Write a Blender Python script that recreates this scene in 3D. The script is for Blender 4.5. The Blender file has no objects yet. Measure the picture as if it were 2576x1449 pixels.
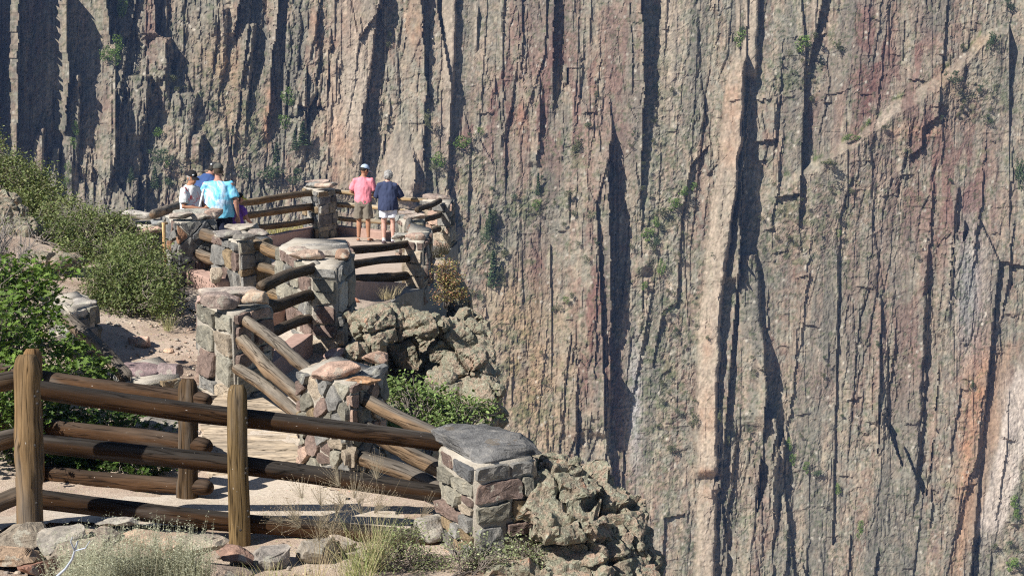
import bpy, bmesh, math, random
import numpy as np
from mathutils import Vector, Matrix

SC = bpy.context.scene
COL = SC.collection
# ------------------------------------------------------------------ camera
# survey constants of the photograph (taken in a 2576 x 1449 frame): focal length 3800 px, horizon at row 80
FPX, UC, VC, VH = 3800.0, 1288.0, 724.5, 80.0
PITCH = math.atan((VC - VH) / FPX)
CP, SP = math.cos(PITCH), math.sin(PITCH)
cam_d = bpy.data.cameras.new('camera')
cam = bpy.data.objects.new('camera', cam_d)
COL.objects.link(cam)
cam.rotation_euler = (math.pi / 2 - PITCH, 0, 0)
cam_d.sensor_fit = 'HORIZONTAL'
cam_d.sensor_width = 36.0
cam_d.lens = FPX / 2576.0 * 36.0
cam_d.clip_start = 0.1
cam_d.clip_end = 3000
SC.camera = cam
# ------------------------------------------------------------------ light
SUN_AZ, SUN_EL = math.radians(51), math.radians(43)     # the light travels right and away from the camera, downwards
L = Vector((math.sin(SUN_AZ) * math.cos(SUN_EL), math.cos(SUN_AZ) * math.cos(SUN_EL), -math.sin(SUN_EL)))
world = bpy.data.worlds.new('World')
SC.world = world
world.use_nodes = True
wn = world.node_tree
bg = wn.nodes['Background']
sky = wn.nodes.new('ShaderNodeTexSky')
sky.sky_type = 'NISHITA'
sky.sun_disc = False
sky.sun_elevation = SUN_EL
sky.sun_rotation = SUN_AZ + math.pi
sky.altitude = 2000
wn.links.new(sky.outputs[0], bg.inputs[0])
bg.inputs[1].default_value = 0.06
sun_d = bpy.data.lights.new('sun', 'SUN')
sun_d.energy = 5.0
sun_d.angle = math.radians(0.5)
sun_d.color = (1.0, 0.95, 0.87)
sun = bpy.data.objects.new('sun', sun_d)
COL.objects.link(sun)
sun.rotation_euler = L.to_track_quat('-Z', 'Y').to_euler()
SC.view_settings.view_transform = 'Standard'
SC.view_settings.look = 'None'
SC.view_settings.gamma = 1.0
SC.view_settings.exposure = 0.6
SC.view_settings.use_curve_mapping = False
SC.render.engine = 'CYCLES'
SC.cycles.max_bounces = 6
SC.cycles.filter_width = 1.15
SC.cycles.use_denoising = False
SC.cycles.use_adaptive_sampling = False
SC.cycles.sample_clamp_indirect = 3.0
SC.cycles.diffuse_bounces = 1
SC.cycles.transparent_max_bounces = 4
SC.cycles.volume_bounces = 0

# ------------------------------------------------------------------ helpers
def W(u, v, s):
    """Survey point: column u, row v, seen at s pixels per metre (its real distance is FPX / s)."""
    xc, yc, zc = (u - UC) / s, -(v - VC) / s, FPX / s
    return Vector((xc, zc * CP + yc * SP, -zc * SP + yc * CP))

def PXY(p):
    xc, y, z = p
    zc = y * CP - z * SP
    yc = y * SP + z * CP
    return UC + xc / zc * FPX, VC - yc / zc * FPX, FPX / zc

def fade(t):
    return t * t * t * (t * (t * 6 - 15) + 10)

def h01(ix, iy, iz=0, seed=0):
    n = (ix.astype(np.int64) * 374761393 + iy.astype(np.int64) * 668265263 + (np.asarray(iz).astype(np.int64)) * 2147483647 * 3 + seed * 974634777) & 0x7fffffff
    n = ((n ^ (n >> 13)) * 1274126177) & 0x7fffffff
    n = ((n ^ (n >> 16)) * 1103515245 + 12345) & 0x7fffffff
    n = (n ^ (n >> 15)) & 0x7fffffff
    return n.astype(np.float64) / 0x7fffffff

def vn2(x, y, seed=0):
    ix, iy = np.floor(x), np.floor(y)
    fx, fy = fade(x - ix), fade(y - iy)
    a = h01(ix, iy, 0, seed); b = h01(ix + 1, iy, 0, seed)
    c = h01(ix, iy + 1, 0, seed); d = h01(ix + 1, iy + 1, 0, seed)
    return (a + (b - a) * fx) * (1 - fy) + (c + (d - c) * fx) * fy

def fbm2(x, y, seed=0, o=4, g=0.5):
    r, a, t = 0, 1, 0
    for k in range(o):
        r = r + a * (vn2(x * 2 ** k + 17.3 * k, y * 2 ** k + 5.1 * k, seed + k) * 2 - 1)
        t += a; a *= g
    return r / t

def vn3(p, seed=0):
    i = np.floor(p); f = fade(p - i)
    out = 0
    for dx in (0, 1):
        for dy in (0, 1):
            for dz in (0, 1):
                w = (f[:, 0] if dx else 1 - f[:, 0]) * (f[:, 1] if dy else 1 - f[:, 1]) * (f[:, 2] if dz else 1 - f[:, 2])
                out = out + w * h01(i[:, 0] + dx, i[:, 1] + dy, i[:, 2] + dz, seed)
    return out * 2 - 1

def fbm3(p, seed=0, o=4, g=0.5):
    r, a, t = 0, 1, 0
    for k in range(o):
        r = r + a * vn3(p * 2 ** k + 7.7 * k, seed + k); t += a; a *= g
    return r / t

def worley(x, y, seed=0, jit=0.9):
    """nearest cell: its hash values, offset from its centre, and F2 - F1"""
    ix, iy = np.floor(x), np.floor(y)
    f1 = np.full(x.shape, 9.0); f2 = np.full(x.shape, 9.0)
    hid = np.zeros(x.shape); ox = np.zeros(x.shape); oy = np.zeros(x.shape); hb = np.zeros(x.shape)
    for dx in (-1, 0, 1):
        for dy in (-1, 0, 1):
            cx = ix + dx; cy = iy + dy
            px = cx + 0.5 + jit * (h01(cx, cy, 1, seed) - 0.5)
            py = cy + 0.5 + jit * (h01(cx, cy, 2, seed) - 0.5)
            d = (x - px) ** 2 + (y - py) ** 2
            m = d < f1
            f2 = np.where(m, f1, np.minimum(f2, d))
            hid = np.where(m, h01(cx, cy, 3, seed), hid)
            hb = np.where(m, h01(cx, cy, 4, seed), hb)
            ox = np.where(m, x - px, ox); oy = np.where(m, y - py, oy)
            f1 = np.where(m, d, f1)
    return hid, hb, ox, oy, np.sqrt(f2) - np.sqrt(f1)

def sstep(a, b, x):
    t = np.clip((x - a) / (b - a), 0, 1)
    return t * t * (3 - 2 * t)

# ---- objects
def link(o, parent=None, loc=None):
    COL.objects.link(o)
    if parent is not None:
        o.parent = parent
    return o

def tag(o, label=None, cat=None, group=None, kind=None):
    for k, v in (('label', label), ('category', cat), ('group', group), ('kind', kind)):
        if v:
            o[k] = v
    return o

def empty(name, loc, label=None, cat=None, group=None):
    o = bpy.data.objects.new(name, None)
    COL.objects.link(o)
    o.location = loc
    o.empty_display_size = 0.1
    return tag(o, label, cat, group)

def base_of(parent):
    v = Vector((0, 0, 0))
    while parent is not None:
        v += parent.location
        parent = parent.parent
    return v

def mesh_obj(name, V, Fc, mat, parent=None, origin=None, col=None, smooth=True, mats=None, midx=None):
    """one mesh object from world-space vertices; its origin is put at `origin` (default: its centre)"""
    V = np.asarray(V, dtype=np.float64)
    if origin is None:
        origin = Vector(((V.min(0) + V.max(0)) / 2).tolist())
    origin = Vector(origin)
    me = bpy.data.meshes.new(name)
    me.from_pydata((V - np.array(origin)).tolist(), [], [list(map(int, f)) for f in Fc])
    if col is not None:
        at = me.attributes.new('Col', 'FLOAT_COLOR', 'POINT')
        c = np.ones((len(V), 4)); c[:, :3] = col
        at.data.foreach_set('color', c.ravel())
    for m in (mats or [mat]):
        me.materials.append(m)
    if midx is not None:
        me.polygons.foreach_set('material_index', midx)
    if smooth:
        me.polygons.foreach_set('use_smooth', [True] * len(me.polygons))
    me.update()
    o = bpy.data.objects.new(name, me)
    link(o, parent)
    o.location = origin - base_of(parent)
    return o

class MB:
    """collects shapes of ONE part"""
    def __init__(self):
        self.V = []; self.F = []; self.C = []
    def add(self, V, Fc, c=None):
        n = len(self.V)
        self.V.extend([tuple(map(float, p)) for p in V])
        self.F.extend([[i + n for i in f] for f in Fc])
        if c is not None:
            c = np.asarray(c, dtype=float)
            if c.ndim == 1:
                c = np.tile(c, (len(V), 1))
            self.C.extend(c.tolist())
        return self
    def build(self, name, mat, parent=None, origin=None, smooth=True):
        return mesh_obj(name, self.V, self.F, mat, parent, origin, np.array(self.C) if self.C else None, smooth)

_ico = {}
def ico(n):
    if n not in _ico:
        bm = bmesh.new()
        bmesh.ops.create_icosphere(bm, subdivisions=n, radius=1.0)
        _ico[n] = (np.array([v.co[:] for v in bm.verts]), [[v.index for v in f.verts] for f in bm.faces])
        bm.free()
    return _ico[n]

def rock(size, seed, n=3, cuts=7, rough=0.06, box=0.55, fr=2.2, lo=0.62):
    """a broken stone about its own centre: half sizes `size`"""
    V, Fc = ico(n)
    r = random.Random(seed)
    V = V.copy()
    sg = np.sign(V); a = np.abs(V)
    V = sg * a ** (1 - box * 0.55)
    V /= np.abs(V).max(0)
    for _ in range(cuts):
        nrm = np.array([r.gauss(0, 1), r.gauss(0, 1), r.gauss(0, 1)]); nrm /= np.linalg.norm(nrm)
        d = r.uniform(lo, 0.95)
        t = V @ nrm
        V = V - np.outer(np.maximum(0, t - d) * 0.93, nrm)
    V = V * np.asarray(size)
    m = float(np.mean(size))
    V = V + V / (np.linalg.norm(V, axis=1)[:, None] + 1e-6) * (fbm3(V / m * fr + seed * 3.1, seed, 4)[:, None] * rough * m * 2)
    return V, Fc

def rotz(V, a):
    c, s = math.cos(a), math.sin(a)
    return np.asarray(V) @ np.array([[c, s, 0], [-s, c, 0], [0, 0, 1]])
def rotx(V, a):
    c, s = math.cos(a), math.sin(a)
    return np.asarray(V) @ np.array([[1, 0, 0], [0, c, s], [0, -s, c]])
def roty(V, a):
    c, s = math.cos(a), math.sin(a)
    return np.asarray(V) @ np.array([[c, 0, -s], [0, 1, 0], [s, 0, c]])

def tube(pts, rad, n=12, ref=None, cap=True):
    """loft along points; rad: list of r or (r_side, r_other)"""
    P = [Vector(p) for p in pts]
    V = []; Fc = []
    prev = None
    for i, p in enumerate(P):
        d = (P[min(i + 1, len(P) - 1)] - P[max(i - 1, 0)]).normalized()
        if prev is None:
            a = Vector(ref) if ref is not None else (Vector((0, 0, 1)) if abs(d.z) < 0.9 else Vector((1, 0, 0)))
        else:
            a = prev
        a = (a - d * a.dot(d)).normalized()
        b = d.cross(a)
        prev = a
        r = rad[i] if isinstance(rad, (list, tuple)) else rad
        ra, rb = r if isinstance(r, (list, tuple)) else (r, r)
        for k in range(n):
            t = 2 * math.pi * k / n
            V.append(p + a * (ra * math.cos(t)) + b * (rb * math.sin(t)))
    for i in range(len(P) - 1):
        for k in range(n):
            k2 = (k + 1) % n
            Fc.append([i * n + k, i * n + k2, (i + 1) * n + k2, (i + 1) * n + k])
    if cap:
        V.append(P[0]); V.append(P[-1])
        c0, c1 = len(V) - 2, len(V) - 1
        for k in range(n):
            k2 = (k + 1) % n
            Fc.append([c0, k2, k])
            Fc.append([c1, (len(P) - 1) * n + k, (len(P) - 1) * n + k2])
    return V, Fc

# ---- materials
def new_mat(name, rough=0.85, spec=0.25):
    m = bpy.data.materials.new(name)
    m.use_nodes = True
    nt = m.node_tree
    b = nt.nodes['Principled BSDF']
    b.inputs['Roughness'].default_value = rough
    b.inputs['Specular IOR Level'].default_value = spec
    return m, nt, b

def N(nt, t, **kw):
    n = nt.nodes.new('ShaderNode' + t)
    for k, v in kw.items():
        if k in n.inputs:
            n.inputs[k].default_value = v
        else:
            setattr(n, k, v)
    return n

def ramp(nt, fac, stops):
    r = nt.nodes.new('ShaderNodeValToRGB')
    e = r.color_ramp.elements
    e[0].position, e[0].color = stops[0][0], (*stops[0][1], 1)
    e[1].position, e[1].color = stops[-1][0], (*stops[-1][1], 1)
    for p, c in stops[1:-1]:
        x = e.new(p); x.color = (*c, 1)
    nt.links.new(fac, r.inputs[0])
    return r.outputs[0]

def mix(nt, a, b, fac, mode='MIX'):
    m = nt.nodes.new('ShaderNodeMix')
    m.data_type = 'RGBA'; m.blend_type = mode
    for s, v in ((m.inputs[0], fac), (m.inputs[6], a), (m.inputs[7], b)):
        if hasattr(v, 'node'):
            nt.links.new(v, s)
        else:
            s.default_value = v if not isinstance(v, tuple) or len(v) == 4 else (*v, 1)
    return m.outputs[2]

def noise(nt, scale, detail=5, rough=0.6, vec=None, dist=0.0):
    n = N(nt, 'TexNoise')
    n.inputs['Scale'].default_value = scale
    n.inputs['Detail'].default_value = detail
    n.inputs['Roughness'].default_value = rough
    n.inputs['Distortion'].default_value = dist
    if vec is not None:
        nt.links.new(vec, n.inputs['Vector'])
    return n.outputs['Fac']

def objvec(nt, scale=(1, 1, 1), rand=False):
    t = N(nt, 'TexCoord')
    mp = N(nt, 'Mapping')
    mp.inputs['Scale'].default_value = scale
    nt.links.new(t.outputs['Object'], mp.inputs[0])
    if rand:
        oi = N(nt, 'ObjectInfo')
        ad = N(nt, 'VectorMath', operation='ADD')
        ml = N(nt, 'Math', operation='MULTIPLY'); ml.inputs[1].default_value = 37.0
        nt.links.new(oi.outputs['Random'], ml.inputs[0])
        nt.links.new(mp.outputs[0], ad.inputs[0]); nt.links.new(ml.outputs[0], ad.inputs[1])
        return ad.outputs[0]
    return mp.outputs[0]

def bump(nt, b, h, strength=0.5, dist=0.02):
    n = N(nt, 'Bump')
    n.inputs['Strength'].default_value = strength
    n.inputs['Distance'].default_value = dist
    nt.links.new(h, n.inputs['Height'])
    nt.links.new(n.outputs[0], b.inputs['Normal'])

def vcol(nt):
    a = N(nt, 'Attribute'); a.attribute_name = 'Col'
    return a.outputs['Color']

def mat_plain(name, c, rough=0.8, var=0.25, scale=30, bmp=0.2):
    m, nt, b = new_mat(name, rough)
    f = noise(nt, scale, vec=objvec(nt))
    col = ramp(nt, f, [(0.3, tuple(x * (1 - var) for x in c)), (0.7, tuple(min(1, x * (1 + var)) for x in c))])
    nt.links.new(col, b.inputs['Base Color'])
    bump(nt, b, f, bmp, 0.01)
    return m
# ================================================================== the far canyon wall
def build_cliff():
    nu, nv = 1060, 640
    u1 = np.linspace(-420, 2996, nu); v1 = np.linspace(-420, 1800, nv)
    U, Vv = np.meshgrid(u1, v1)
    DEP = lambda U, V: 300 + (724 - V) * 0.020
    # strata lean: up is to the right
    wob = 9 * fbm2(U / 300, Vv / 900, 5, 2)
    S = U + (0.03 + 0.03 * sstep(1100, 1900, U)) * Vv + wob
    raisd = np.zeros_like(U)
    pm = np.zeros_like(U)
    smooth = np.zeros_like(U)                     # 1 = massive, unfractured rock
    def edge(pts, Ld=None, k=1.0, jag=6.5, sd=0):
        nonlocal raisd
        pts = sorted(pts, key=lambda p: p[1])
        vs = [p[1] for p in pts]
        eu = np.interp(v1, vs, [p[0] for p in pts])
        w = np.interp(v1, vs, [p[2] for p in pts])
        tp = sstep(vs[0] - 14, vs[0] + 6, v1) * (1 - sstep(vs[-1] - 6, vs[-1] + 14, v1))
        eu = eu + jag * .55 * fbm2(v1 / 37 + 3.3 * pts[0][0], v1 * 0 + pts[0][0], 21, 4) + jag * .8 * (vn2(np.floor(v1 / 23 + 1.5 * vn2(v1 / 60, v1 * 0 + 2, 5)) * 7.7, v1 * 0 + pts[0][0], 23) - .5)
        h = (w / 10.8 * tp * k)[:, None]
        ld = Ld if Ld else float(np.mean(w)) * 1.6 + 16
        d = eu[:, None] - U
        raisd = raisd + np.where(d > 0, h * np.exp(-np.maximum(d, 0) / ld), 0)
    def pillar(pts, k=1.0, sm=0.6, skew=0.35, hard=0, col=True):
        """standing rib: (u, v, half width, height m)"""
        nonlocal raisd, smooth, pm
        pts = sorted(pts, key=lambda p: p[1])
        vs = [p[1] for p in pts]
        c = np.interp(v1, vs, [p[0] for p in pts]) + 3 * fbm2(v1 / 60 + pts[0][0], v1 * 0, 33, 3)
        hw = np.interp(v1, vs, [p[2] * .88 for p in pts])
        hw = hw * (1 + .12 * (vn2(np.floor(v1 / 31) * 5.1, v1 * 0 + pts[0][0], 39) - .5))
        hw = hw * (1 + 0.16 * fbm2(v1 / 45, v1 * 0 + pts[0][0], 35, 3))
        hh = np.interp(v1, vs, [p[3] for p in pts])
        tp = sstep(vs[0] - (3 if hard else 20), vs[0] + (3 if hard else 10), v1) * (1 - sstep(vs[-1] - 10, vs[-1] + 20 + 60 * hard, v1))
        t = (U - c[:, None]) / hw[:, None]
        prof = np.where(np.abs(t) < 1, (1 - np.abs(t) ** 6) ** 0.5 * (1 + skew * t), 0) * (1 + .10 * (h01(np.floor(Vv / 47 + .02 * U), np.floor(t * 1.3), 0, 57) - .5))
        raisd = raisd + (hh * tp * k)[:, None] * prof
        smooth = np.maximum(smooth, sm * tp[:, None] * (np.abs(t) < 1.0))
        pm = np.maximum(pm, tp[:, None] * (np.abs(t) < 1.0))
    E = edge
    # -- left recess: thin ribs, everything between them in their shade
    E([(-40, -420, 80), (-10, 200, 70), (0, 420, 50)])
    E([(52, -420, 140), (46, 0, 132), (44, 150, 130), (44, 300, 118), (43, 410, 60)], Ld=16)
    E([(172, -20, 70), (170, 20, 104), (172, 120, 92), (172, 200, 70), (165, 330, 40)], Ld=18)
    E([(205, 178, 20), (203, 205, 30), (200, 320, 14)], Ld=24)
    E([(262, -420, 90), (268, 0, 86), (274, 60, 60), (278, 110, 10)], Ld=14)
    E([(128, 318, 8), (122, 370, 24), (118, 420, 14)], Ld=20)
    # -- left middle
    E([(389, -420, 36), (389, 0, 42), (391, 85, 52), (418, 100, 30), (418, 190, 26), (405, 205, 10)], Ld=60)
    E([(312, 180, 10), (308, 230, 24), (303, 300, 26), (295, 440, 8)], Ld=60)
    E([(378, 215, 18), (376, 260, 26), (372, 345, 16)], Ld=50)
    E([(456, 225, 12), (450, 285, 14)], Ld=30)
    E([(505, 345, 18), (497, 400, 22)], Ld=30)
    E([(330, 450, 14), (318, 540, 22)], Ld=30); E([(352, 450, 10), (346, 540, 16)], Ld=30)
    E([(612, -420, 50), (606, 0, 52), (598, 40, 50), (590, 100, 10)], Ld=60)
    E([(640, 55, 8), (632, 130, 20), (610, 190, 8), (600, 290, 4)], Ld=40)
    E([(706, -420, 46), (702, 0, 46), (694, 90, 42), (682, 190, 40), (676, 290, 28), (668, 350, 8)], Ld=42)
    E([(808, -420, 12), (805, 0, 13), (800, 60, 12), (793, 155, 6)], Ld=30)
    E([(848, 150, 8), (842, 255, 9)], Ld=16); E([(858, 160, 8), (852, 260, 9)], Ld=14)
    E([(822, 290, 6), (818, 345, 7)], Ld=20)
    # -- great buttress and its gully, second buttress
    E([(958, -420, 34), (954, 0, 32), (938, 105, 32), (938, 175, 24), (917, 263, 34), (910, 333, 40), (908, 435, 24), (906, 520, 12)], Ld=95, k=1.15)
    E([(1062, -420, 34), (1060, 0, 32), (1066, 88, 34), (1069, 160, 30), (1073, 245, 22), (1066, 350, 18), (1072, 470, 16)], Ld=34, k=1.25)
    E([(1041, 400, 20), (1044, 430, 30), (1040, 500, 34)], Ld=80)
    E([(982, 250, 6), (978, 300, 12), (960, 400, 8)], Ld=12); E([(960, 230, 5), (955, 330, 6)], Ld=10)
    # -- reddish flutes of the centre
    E([(1271, -420, 10), (1269, 0, 10), (1265, 123, 9), (1266, 286, 6), (1262, 360, 8)], Ld=22)
    E([(1316, -420, 14), (1314, 0, 13), (1316, 60, 13), (1311, 135, 13), (1314, 190, 5)], Ld=26)
    E([(1396, -420, 36), (1394, 0, 34), (1393, 120, 33), (1391, 205, 20), (1393, 290, 4)], Ld=55)
    E([(1357, 196, 6), (1359, 290, 16), (1353, 410, 14)], Ld=40)
    E([(1418, 280, 4), (1416, 400, 5)], Ld=12)
    E([(1488, -50, 5), (1486, 100, 6)], Ld=14); E([(1505, 275, 3), (1510, 380, 4)], Ld=14)
    E([(1590, -420, 10), (1587, 0, 10), (1590, 123, 9), (1592, 230, 8)], Ld=28)
    E([(1620, -420, 62), (1615, 0, 58), (1619, 123, 44), (1621, 225, 36), (1616, 327, 32), (1613, 450, 22), (1615, 573, 4)], Ld=70, k=1.1)
    E([(1535, 245, 3), (1541, 319, 14), (1534, 395, 56), (1532, 500, 64), (1537, 630, 66), (1538, 760, 56), (1536, 876, 38), (1534, 1000, 36), (1532, 1090, 22)], Ld=85, k=1.12)
    E([(1510, 255, 3), (1509, 380, 5)], Ld=16)
    E([(1502, 618, 4), (1504, 700, 10), (1500, 800, 10), (1496, 946, 12)], Ld=34)
    E([(1455, 930, 5), (1451, 1000, 13), (1448, 1150, 13)], Ld=34)
    E([(1486, 1040, 6), (1484, 1120, 7)], Ld=20)
    E([(1224, 760, 4), (1222, 800, 11), (1218, 850, 3)], Ld=30)
    E([(1433, 480, 3), (1430, 560, 5)], Ld=16); E([(1240, 540, 3), (1238, 590, 7)], Ld=12)
    E([(1275, 700, 3), (1272, 760, 4)], Ld=16); E([(1458, 870, 4), (1455, 980, 5)], Ld=20)
    E([(1536, 930, 36), (1532, 1085, 14), (1521, 1190, 9)], Ld=60)
    # -- pink pillar right of the centre
    pillar([(1895, -420, 24, 2.4), (1890, 0, 22, 2.2), (1888, 120, 22, 2.0), (1886, 185, 20, 1.6)])
    pillar([(1858, 145, 22, 3.0), (1846, 230, 27, 3.2), (1838, 350, 31, 3.6), (1826, 470, 33, 3.8), (1808, 590, 34, 3.8), (1797, 700, 33, 3.4), (1783, 850, 32, 3.0), (1776, 1000, 33, 2.8), (1775, 1120, 34, 2.8), (1776, 1190, 34, 2.9)], k=1.0)
    pillar([(1780, 1225, 32, 2.0), (1776, 1300, 27, 1.7), (1772, 1449, 31, 1.8), (1770, 1800, 31, 1.8)])
    E([(1884, 140, 5), (1884, 260, 20), (1878, 340, 30), (1872, 390, 32), (1866, 440, 40), (1862, 560, 42), (1860, 700, 36)], Ld=30)
    E([(1812, 740, 6), (1814, 900, 8), (1812, 1000, 9), (1808, 1180, 8)], Ld=10)
    E([(1930, 735, 5), (1928, 835, 10), (1930, 920, 46), (1927, 1000, 58), (1924, 1045, 54), (1920, 1085, 18), (1918, 1200, 8), (1916, 1449, 5)], Ld=70, k=1.1)
    E([(1956, 1040, 20), (1958, 1090, 16), (1948, 1120, 11), (1948, 1250, 12), (1944, 1449, 10), (1940, 1800, 10)], Ld=60)
    E([(1852, 1170, 4), (1850, 1300, 4)], Ld=16)
    # -- right wall
    E([(2188, -420, 6), (2187, 0, 6), (2186, 165, 4)], Ld=60)
    E([(2306, 40, 4), (2304, 95, 6)], Ld=24)
    E([(2373, 255, 4), (2372, 330, 8), (2370, 409, 5)], Ld=26); E([(2399, 110, 4), (2397, 140, 6)], Ld=20)
    E([(1950, 195, 4), (1953, 330, 7), (1960, 475, 5)], Ld=30)
    E([(2546, 350, 4), (2544, 440, 9), (2540, 560, 7)], Ld=30)
    E([(2348, 430, 5), (2345, 520, 12), (2340, 620, 12), (2332, 690, 10), (2335, 780, 12), (2329, 900, 15), (2318, 1100, 16), (2304, 1240, 12), (2300, 1300, 3)], Ld=42)
    E([(2412, 480, 5), (2408, 560, 12), (2392, 700, 14), (2376, 835, 6)], Ld=40)
    E([(2550, 560, 6), (2545, 620, 12), (2534, 730, 13), (2517, 815, 5)], Ld=44)
    E([(2455, 580, 5), (2452, 640, 6)], Ld=20)
    E([(2516, 868, 4), (2496, 930, 6), (2470, 1020, 7), (2464, 1110, 11), (2456, 1160, 15), (2436, 1215, 12), (2406, 1330, 9), (2380, 1449, 5)], Ld=60)
    E([(2362, 930, 10), (2352, 1100, 12), (2340, 1200, 11)], Ld=26)
    E([(2420, 970, 6), (2414, 1010, 11), (2390, 1140, 7)], Ld=34)
    E([(2346, 1230, 12), (2340, 1320, 11)], Ld=30)
    E([(2146, 1300, 4), (2144, 1449, 5)], Ld=26); E([(2208, 1385, 12), (2198, 1460, 16)], Ld=20)
    E([(2250, 640, 3), (2247, 800, 4), (2210, 1000, 4)], Ld=30); E([(2134, 860, 3), (2126, 960, 4)], Ld=24)
    E([(2165, 830, 3), (2160, 940, 5), (2154, 1040, 4)], Ld=24); E([(2226, 950, 3), (2222, 1050, 5)], Ld=20)
    # straight open joints: long thin lines with a small step, and short ones in bundles
    rj = random.Random(77)
    for k in range(300):
        uc, vc = rj.uniform(-380, 2950), rj.uniform(-380, 1750)
        if uc < 320 and vc < 430:
            continue
        ln = rj.choice((40, 70, 110, 170, 260)) * rj.uniform(.7, 1.3)
        w = rj.uniform(1.6, 4.6) * (1.25 if uc < 1500 and vc < 620 else .9)
        ldj = rj.uniform(7, 26)
        lean = (0.03 + (0.03 if uc > 1500 else 0)) + rj.gauss(0, .012)
        i0, i1 = np.searchsorted(v1, [vc - ln / 2 - 12, vc + ln / 2 + 12]); j0, j1 = np.searchsorted(u1, [uc - 6 * ldj - 20, uc + 25])
        if i1 - i0 < 4:
            continue
        vv = v1[i0:i1]
        eu = uc - lean * (vv - vc) + 1.6 * (vn2(np.floor(vv / 17) * 3.3, vv * 0 + k, 29) - .5)
        tp = sstep(vc - ln / 2 - 6, vc - ln / 2 + .25 * ln, vv) * (1 - sstep(vc + ln / 2 - .2 * ln, vc + ln / 2 + 6, vv))
        d = eu[:, None] - u1[None, j0:j1]
        raisd[i0:i1, j0:j1] += np.where(d > 0, (w / 10.8 * tp)[:, None] * np.exp(-np.maximum(d, 0) / ldj), 0)
    for k in range(26):
        uc, vc = rj.uniform(1180, 2640), rj.uniform(-200, 1600)
        if 1560 < uc < 1950 and vc < 1250:
            continue
        ln = rj.uniform(180, 420); w = rj.uniform(6, 13); ldj = rj.uniform(30, 75)
        edge([(uc + .05 * ln, vc - ln / 2, w * .3), (uc + .02 * ln, vc - .1 * ln, w), (uc - .03 * ln, vc + .3 * ln, w * .8), (uc - .05 * ln, vc + ln / 2, w * .2)], ldj, jag=9)
    # short overhangs: dark broken lips
    for k in range(70):
        uc, vc = rj.uniform(1900, 2560) if k < 46 else rj.uniform(400, 1900), rj.uniform(0, 1449)
        wd = rj.uniform(7, 22); hh = rj.uniform(.35, .9)
        i0, i1 = np.searchsorted(v1, [vc - 70, vc + 12]); j0, j1 = np.searchsorted(u1, [uc - 2 * wd, uc + 2 * wd])
        if i1 - i0 < 4 or j1 - j0 < 3:
            continue
        uu = u1[None, j0:j1]; vv = v1[i0:i1, None]
        lip = vc + 5 * (vn2(np.floor(uu / 8) * 2.1, uu * 0 + k, 37) - .5) + rj.uniform(-.3, .3) * (uu - uc)
        raisd[i0:i1, j0:j1] += hh * np.exp(-((uu - uc) / wd) ** 4) * (vv < lip) * np.exp(-np.maximum(lip - vv, 0) / 22)
    # massive faces
    pillar([(900, -420, 66, 1.2), (890, 120, 62, 1.2), (868, 300, 54, 1.0), (862, 480, 52, .8)], sm=0.72, skew=0.1)
    pillar([(1052, -100, 26, 0.8), (1040, 100, 22, .8), (1024, 160, 14, .4)], sm=0.7)
    pillar([(1132, -420, 22, 1.5), (1130, 0, 21, 1.5), (1130, 120, 19, 1.5), (1128, 215, 16, 1.5)], sm=0.85)
    pillar([(1126, 232, 16, .5), (1120, 380, 14, .5)], sm=0.7)
    pillar([(1012, 300, 20, .6), (1006, 400, 46, 1.4), (1000, 520, 60, 1.6)], sm=0.9, skew=0.1)
    pillar([(1052, 330, 12, .8), (1040, 470, 26, .5)], sm=0.6)
    pillar([(792, 20, 10, 1.0), (784, 90, 12, 1.0), (772, 150, 9, .8)], sm=0.8)
    pillar([(2052, -200, 8, .5), (2048, 92, 5, .5)], sm=0.6)
    pillar([(1850, -420, 7, .5), (1858, 140, 6, .5)], sm=0.6)
    pillar([(1198, 24, 7, .9), (1196, 120, 5, .7)], sm=0.5)
    pillar([(1690, -300, 22, .4), (1680, 200, 26, .4), (1668, 330, 18, .2)], sm=0.5)
    # blocky spurs of the left half, their tops stepped
    for pts, sk in (([(345, 190, 40, 2.6), (318, 260, 62, 3.2), (300, 420, 66, 2.4), (290, 560, 60, 1.2)], .2), ([(412, 96, 24, 2.4), (400, 150, 40, 2.8), (392, 230, 40, 1.6)], .35), ([(465, 236, 34, 2.2), (452, 320, 36, 1.4), (446, 380, 30, .6)], .3),
                    ([(104, 322, 9, 4.5), (96, 380, 16, 4.0), (92, 430, 22, 2.5)], .2), ([(140, 372, 10, 3.0), (134, 440, 18, 2.4), (128, 520, 22, 1.4)], .2), ([(186, 186, 16, 3.2), (182, 260, 24, 3.0), (172, 420, 26, 1.8)], .3),
                    ([(338, 452, 10, 2.2), (330, 560, 16, 1.8)], .3), ([(362, 440, 9, 1.8), (356, 560, 14, 1.6)], .3), ([(632, 60, 16, 2.0), (616, 170, 22, 2.0), (600, 300, 24, 1.0)], .4), ([(500, 340, 16, 1.8), (496, 410, 18, 1.2)], .3),
                    ([(548, 20, 30, 1.6), (540, 150, 34, 1.6), (530, 240, 22, .8)], .3), ([(760, 180, 14, 1.4), (750, 330, 20, 1.2)], .3), ([(1880, 640, 24, 2.2), (1884, 720, 34, 2.4), (1890, 900, 40, 2.0)], .2), ([(1935, 1052, 20, 2.4), (1936, 1100, 24, 2.2), (1934, 1300, 26, 1.4)], .2),
                    ([(1300, 1100, 12, .9), (1296, 1300, 18, .8)], .3), ([(1445, 1020, 9, 1.2), (1440, 1200, 12, 1.2)], .4), ([(2310, 640, 26, 1.2), (2300, 900, 30, 1.4), (2280, 1200, 30, 1.0)], .3), ([(2390, 470, 24, 1.2), (2370, 760, 26, 1.2)], .4)):
        pmk = pm.copy(); smk = smooth.copy()
        pillar(pts, sm=0.0, skew=sk, hard=1)
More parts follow.
